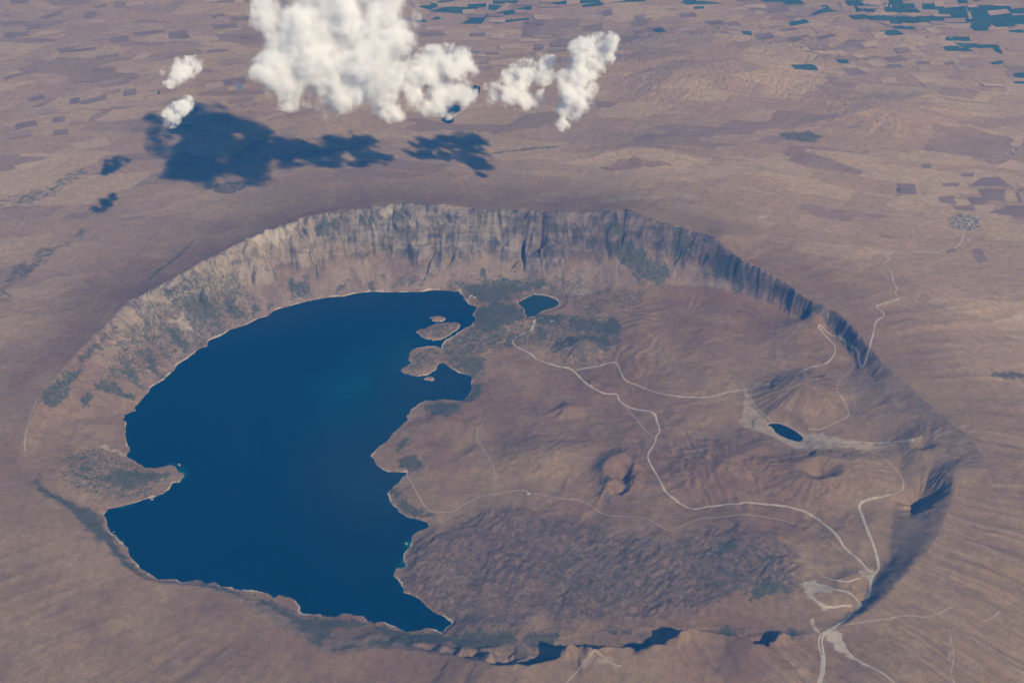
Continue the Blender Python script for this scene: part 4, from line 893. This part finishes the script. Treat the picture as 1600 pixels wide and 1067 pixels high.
# ------------------------------------------------------------------ woods: low scrub oak and birch clumps
def leaf_mat():
    m, t = new_mat('scrub_leaves'); N = NT(t)
    geo = N.n('ShaderNodeNewGeometry'); oi = N.noise(geo.outputs['Position'], 1 / 25, 2)
    col = N.mix(oi, (.036, .046, .026), (.080, .084, .046))
    p = N.n('ShaderNodeBsdfPrincipled'); p.inputs['Roughness'].default_value = .9; p.inputs['Specular IOR Level'].default_value = .1
    N.l(col, p.inputs['Base Color'])
    o = N.n('ShaderNodeOutputMaterial'); N.l(p.outputs[0], o.inputs['Surface']); return m
MAT_LEAF = leaf_mat()
def clumps(x, y, rmin, rmax, name, label):
    n = len(x); r = RNG.uniform(rmin, rmax, n) ; h = r * RNG.uniform(.8, 1.5, n); z = height(x, y); a0 = RNG.uniform(0, 6.28, n)
    V = np.zeros((n, 6, 3))
    for k in range(5):
        a = a0 + k * 2 * math.pi / 5; q = r * RNG.uniform(.75, 1.25, n)
        V[:, k] = np.stack([x + q * np.cos(a), y + q * np.sin(a), z + h * RNG.uniform(-.1, .35, n)], 1)
    V[:, 5] = np.stack([x + r * RNG.uniform(-.3, .3, n), y + r * RNG.uniform(-.3, .3, n), z + h * RNG.uniform(.9, 1.3, n)], 1)
    base = (np.arange(n) * 6)[:, None]
    f = np.concatenate([base + np.array([[k, (k + 1) % 5, 5]]) for k in range(5)])
    o = mesh_obj(name, V.reshape(-1, 3), f, MAT_LEAF, smooth=False)
    return tag(o, label, kind='stuff')
def scatter(mask, dens, n_try):
    """candidate points drawn inside the caldera, kept by the scrub density"""
    x = RNG.uniform(GX[i0], GX[i1 - 1], n_try); y = RNG.uniform(6300, 12880, n_try)
    a = np.searchsorted(GX, x) - 1; b = np.searchsorted(GY, y) - 1
    p = (scrub[b, a] ** 1.7) * dens * (H[b, a] > 1.0) * mask[b, a] * (pale[b, a] < .5)
    k = RNG.uniform(0, 1, n_try) < p
    return x[k], y[k]
M1 = wall & (Y > 9000)
xs, ys = scatter(M1, 1.0, 420000); clumps(xs, ys, 4, 8.5, 'woodland', 'patches of dark scrub wood on the high cliffs and scree')
M2 = (~wall) & (Y > 8600) & inside
xs, ys = scatter(M2, .9, 420000); clumps(xs, ys, 4, 8, 'woodland', 'scrub wood on the floor around the pond and the lake point')
M3 = inside & (Y <= 8600) & (lava < .5) | (wall & (Y <= 9000))
xs, ys = scatter(M3, .9, 420000); clumps(xs, ys, 3.5, 7.5, 'woodland', 'scrub wood along the near shore and below the near rim')
M4 = (lava >= .5)
scr0 = scrub; scrub = np.maximum(scrub, .22 * lava)
xs, ys = scatter(M4, .8, 420000); clumps(xs, ys, 3, 6, 'shrubs', 'dark shrubs dotted over the rough lava field')
scrub = scr0

# ------------------------------------------------------------------ houses
MAT_WALL = simple_mat('whitewash', (.26, .24, .22), (.36, .34, .31), 1 / 9)
ROOFS = {'white': simple_mat('white_sheet_roof', (.32, .32, .32), (.44, .44, .43), 1 / 8, .5, .4), 'grey': simple_mat('grey_sheet_roof', (.25, .27, .29), (.36, .38, .40), 1 / 8, .5, .4), 'dark': simple_mat('earth_roof', (.075, .075, .08), (.13, .12, .12), 1 / 8)}
def house_mesh(L, W, Hh, R, kind):
    v = [(-L, -W, -3), (L, -W, -3), (L, W, -3), (-L, W, -3), (-L, -W, Hh), (L, -W, Hh), (L, W, Hh), (-L, W, Hh), (-L, 0, Hh + R - .25), (L, 0, Hh + R - .25)]
    f = [(0, 1, 5, 4), (1, 2, 6, 9, 5), (2, 3, 7, 6), (3, 0, 4, 8, 7)]
    e = .7; b = len(v); s = e * R / W
    v += [(-L - e, -W - e, Hh - s), (L + e, -W - e, Hh - s), (L + e, 0, Hh + R), (-L - e, 0, Hh + R), (L + e, W + e, Hh - s), (-L - e, W + e, Hh - s)]
    f += [(b, b + 1, b + 2, b + 3), (b + 3, b + 2, b + 4, b + 5)]
    me = bpy.data.meshes.new('house'); me.from_pydata(v, [], f); me.materials.append(MAT_WALL); me.materials.append(ROOFS[kind])
    for p in me.polygons: p.material_index = 1 if p.index >= 4 else 0
    return me
PROTO = {}
for kind in ROOFS:
    PROTO[kind] = [house_mesh(L, W, h, r, kind) for L, W, h, r in ((7, 5, 5, 2.2), (10, 5.5, 5.5, 2.4), (6, 4.5, 4, 1.2))]
def house(x, y, kind, rot, label, group, sc=1.0):
    o = bpy.data.objects.new('house', random.choice(PROTO[kind])); COL.objects.link(o)
    o.location = (x, y, float(height(x, y)) + .3); o.rotation_euler = (0, 0, rot); o.scale = (sc,) * 3
    tag(o, label, 'house', group)
def village(poly, n, label, group, mix):
    P = gpts(poly); placed = []
    x0, x1, y0, y1 = P[:, 0].min(), P[:, 0].max(), P[:, 1].min(), P[:, 1].max()
    tries = 0
    while len(placed) < n and tries < n * 60:
        tries += 1; x = random.uniform(x0, x1); y = random.uniform(y0, y1)
        if seg_dist(np.array([x]), np.array([y]), P)[0][0] < 0: continue
        if any((x - a) ** 2 + (y - b) ** 2 < 24 ** 2 for a, b in placed): continue
        placed.append((x, y)); k = random.choices(list(mix), list(mix.values()))[0]
        house(x, y, k, random.choice((.3, .3 + math.pi / 2)) + random.uniform(-.2, .2), label.replace('ROOF', {'white': 'white roofed', 'grey': 'grey roofed', 'dark': 'dark roofed'}[k]), group + ' with ' + k + ' roofs', random.uniform(.9, 1.3))
    return placed
pl = village([(1483, 340), (1500, 336), (1525, 338), (1531, 355), (1520, 361), (1495, 360), (1485, 354)], 105, 'small ROOF house in the far village right of the caldera', 'houses of the far village', {'white': 2, 'grey': 5, 'dark': 5})
tx = np.array([p[0] for p in pl]); ty = np.array([p[1] for p in pl])
village([(1570, 240), (1580, 226), (1596, 230), (1598, 244), (1580, 246)], 26, 'small ROOF house in the hamlet at the right edge of the plain', 'houses of the right edge hamlet', {'white': 3, 'grey': 3, 'dark': 1})
clumps(np.repeat(tx, 3) + RNG.normal(0, 22, len(tx) * 3), np.repeat(ty, 3) + RNG.normal(0, 22, len(tx) * 3), 3, 6.5, 'orchard', 'dark garden trees between the houses of the far village')
def split_house(kind):
    full = PROTO[kind][1]; v = [p.co[:] for p in full.vertices]; out = []
    for lo, hi, mat in ((0, 4, MAT_WALL), (4, 6, ROOFS[kind])):
        f = [tuple(full.polygons[i].vertices) for i in range(lo, hi)]; used = sorted({i for q in f for i in q}); mp = {i: k for k, i in enumerate(used)}
        me = bpy.data.meshes.new('part'); me.from_pydata([v[i] for i in used], [], [tuple(mp[i] for i in q) for q in f]); me.materials.append(mat); out.append(me)
    return out
for (u, v, k, sc, lab) in [(736, 463, 'white', 1.5, 'white lakeside building on the point behind the lake, nearest the water'), (741, 465, 'white', 1.2, 'small white lakeside building just right of the larger one'), (733, 466, 'grey', 1.1, 'grey roofed lakeside hut at the water edge of the point'), (826, 772, 'white', 1.4, 'lone white building where two floor tracks meet'), (862, 502, 'grey', 1.2, 'grey roofed hut by the road end near the greenish pond'), (1512, 376, 'white', 1.2, 'single white house beside the road below the far village')]:
    q = ground(u, v); w_me, r_me = split_house(k)
    e = bpy.data.objects.new('building', None); COL.objects.link(e); e.location = (q[0], q[1], float(height(q[0], q[1])) + .3); e.rotation_euler = (0, 0, .4); e.scale = (sc,) * 3; tag(e, lab, 'building')
    for nm, me in (('wall', w_me), ('roof', r_me)):
        c = bpy.data.objects.new(nm, me); COL.objects.link(c); c.parent = e

# ------------------------------------------------------------------ clouds
def cloud_mat(lobes, size):
    """vapour that thins out towards the edge of its lobes and is torn by turbulence"""
    m, t = new_mat('cumulus'); N = NT(t)
    geo = N.n('ShaderNodeNewGeometry').outputs['Position']
    f = None
    for c, r in lobes:
        d = N.n('ShaderNodeVectorMath', operation='DISTANCE'); N.l(geo, d.inputs[0]); d.inputs[1].default_value = tuple(c)
        g = N.n('ShaderNodeMath', operation='MULTIPLY_ADD'); N.l(d.outputs['Value'], g.inputs[0]); g.inputs[1].default_value = -1.0 / r; g.inputs[2].default_value = 1.0
        f = g.outputs[0] if f is None else N.math('MAXIMUM', f, g.outputs[0])
    n1 = N.noise(geo, 1.15 / size, 6, .57)
    e = N.math('ADD', f, N.math('MULTIPLY', N.math('SUBTRACT', n1, .5), 3.3))
    dens = N.math('MULTIPLY', N.ramp(e, .26, 1.5), 14.0 / size)
    v = N.n('ShaderNodeVolumePrincipled'); v.inputs['Color'].default_value = (.998, .998, .998, 1); v.inputs['Anisotropy'].default_value = -.3
    v.inputs['Absorption Color'].default_value = (1, 1, 1, 1)
    N.l(dens, v.inputs['Density'])
    a = N.n('ShaderNodeBsdfTransparent'); b = N.n('ShaderNodeBsdfDiffuse'); b.inputs['Color'].default_value = (.9, .9, .9, 1)
    mx = N.n('ShaderNodeMixShader'); mx.inputs[0].default_value = .004
    N.l(a.outputs[0], mx.inputs[1]); N.l(b.outputs[0], mx.inputs[2])
    o = N.n('ShaderNodeOutputMaterial'); N.l(v.outputs[0], o.inputs['Volume']); N.l(mx.outputs[0], o.inputs['Surface'])
    return m
def ico(n=2):
    import bmesh
    bm = bmesh.new(); bmesh.ops.create_icosphere(bm, subdivisions=n, radius=1.0)
    v = np.array([p.co[:] for p in bm.verts]); f = np.array([[p.index for p in q.verts] for q in bm.faces]); bm.free(); return v, f
ICO_V, ICO_F = ico(2)
def cloud(lobes, zc, label, voxel=34.0, seed=0, size=260.0):
    V = []; F = []; off = 0; r0 = random.Random(seed); LB = []
    for (u, v, rp) in lobes:
        q = at(u, v, zc[0] - zc[1] * v + r0.uniform(-60, 60)); R = 1.58 * rp * np.linalg.norm(q - np.array([0, 0, CAM_H])) / FOCAL
        LB.append((q, R))
        V.append(ICO_V * R + q); F.append(ICO_F + off); off += len(ICO_V)
    V = np.concatenate(V); F = np.concatenate(F)
    tmp = mesh_obj('tmp', V, F, None)
    md = tmp.modifiers.new('r', 'REMESH'); md.mode = 'VOXEL'; md.voxel_size = voxel
    dg = bpy.context.evaluated_depsgraph_get(); dg.update()
    me = bpy.data.meshes.new_from_object(tmp.evaluated_get(dg)); bpy.data.objects.remove(tmp)
    n = len(me.vertices); co = np.zeros(n * 3, F4); me.vertices.foreach_get('co', co); co = co.reshape(-1, 3)
    nr = np.zeros(n * 3, F4); me.vertices.foreach_get('normal', nr); nr = nr.reshape(-1, 3)
    co -= nr * (voxel * .9 * np.abs(noise(co[:, 0] / 130, co[:, 1] / 130, co[:, 2] / 130, 150 + seed)))[:, None]
    me.vertices.foreach_set('co', co.ravel()); me.update(); me.name = 'cloud'
    mt = cloud_mat(LB, size); mt.cycles.volume_step_rate = 0.25
    me.materials.clear(); me.materials.append(mt)
    me.polygons.foreach_set('use_smooth', np.ones(len(me.polygons), bool))
    o = bpy.data.objects.new('cloud', me); COL.objects.link(o)
    return tag(o, label, 'cloud')
cloud([(430, 15, 32), (470, 40, 54), (520, 20, 60), (580, 30, 52), (610, 42, 32), (540, 80, 60), (480, 90, 52), (440, 115, 38), (500, 128, 40), (590, 78, 42), (622, 60, 24), (455, 142, 24), (540, 140, 26), (418, 105, 18), (500, -40, 60), (570, -30, 50)], (2930, 4.85), 'largest bright white cumulus cloud, cut by the upper edge', 40, 1, 330)
cloud([(575, 125, 30), (610, 130, 34), (600, 153, 24), (612, 172, 15), (640, 138, 26), (670, 115, 32), (700, 108, 28), (720, 98, 24), (690, 140, 34), (712, 142, 24), (735, 112, 15), (706, 76, 12), (622, 184, 10), (680, 162, 15)], (2540, 5.2), 'ragged white cloud trailing right from the largest one', 30, 2, 230)
cloud([(770, 148, 15), (795, 145, 20), (815, 125, 23), (840, 115, 21), (855, 104, 14), (825, 153, 17), (845, 148, 12), (862, 98, 9)], (2200, 3.4), 'small ragged cloud between the trailing cloud and the slanting one', 22, 3, 170)
cloud([(880, 194, 9), (888, 172, 17), (900, 148, 23), (905, 122, 25), (915, 97, 24), (936, 80, 20), (951, 70, 14), (880, 132, 16), (912, 76, 18)], (2540, 4.67), 'tall slanting white cloud, rightmost of all', 22, 4, 180)
cloud([(268, 120, 13), (288, 109, 15), (306, 102, 11), (278, 112, 12)], (2200, 0), 'small thin cloud at upper left, farther of the two wisps', 16, 5, 130)
cloud([(268, 182, 13), (281, 171, 14), (292, 162, 10), (274, 176, 12)], (2320, 0), 'small thin cloud at left, nearer of the two wisps', 16, 6, 130)
cloud([(372, 135, 7)], (1500, 0), 'tiny cloud puff left of the largest cloud', 10, 7, 90)

# ------------------------------------------------------------------ haze
def haze():
    m, t = new_mat('blue_air'); N = NT(t)
    v = N.n('ShaderNodeVolumePrincipled'); v.inputs['Color'].default_value = (.03, .35, 1.0, 1); v.inputs['Density'].default_value = 2.05e-5
    v.inputs['Absorption Color'].default_value = (1, 1, 1, 1); v.inputs['Anisotropy'].default_value = 0.0
    o = N.n('ShaderNodeOutputMaterial'); N.l(v.outputs[0], o.inputs['Volume'])
    x0, x1, y0, y1, z0, z1 = GX[0] - 500, GX[-1] + 500, GY[0] - 500, GY[-1] + 500, float(H.min()) - 1.0, CAM_H + 150
    co = [(x, y, z) for z in (z0, z1) for y in (y0, y1) for x in (x0, x1)]
    f = [(0, 2, 3, 1), (4, 5, 7, 6), (0, 1, 5, 4), (2, 6, 7, 3), (0, 4, 6, 2), (1, 3, 7, 5)]
    o = mesh_obj('haze', co, f, m, smooth=False); tag(o, 'blue haze filling the air over the plain', kind='stuff')
haze()
print('verts', NX, NY, 'tris', sum(len(o.data.loops) - 2 * len(o.data.polygons) for o in COL.objects if o.type == 'MESH'))
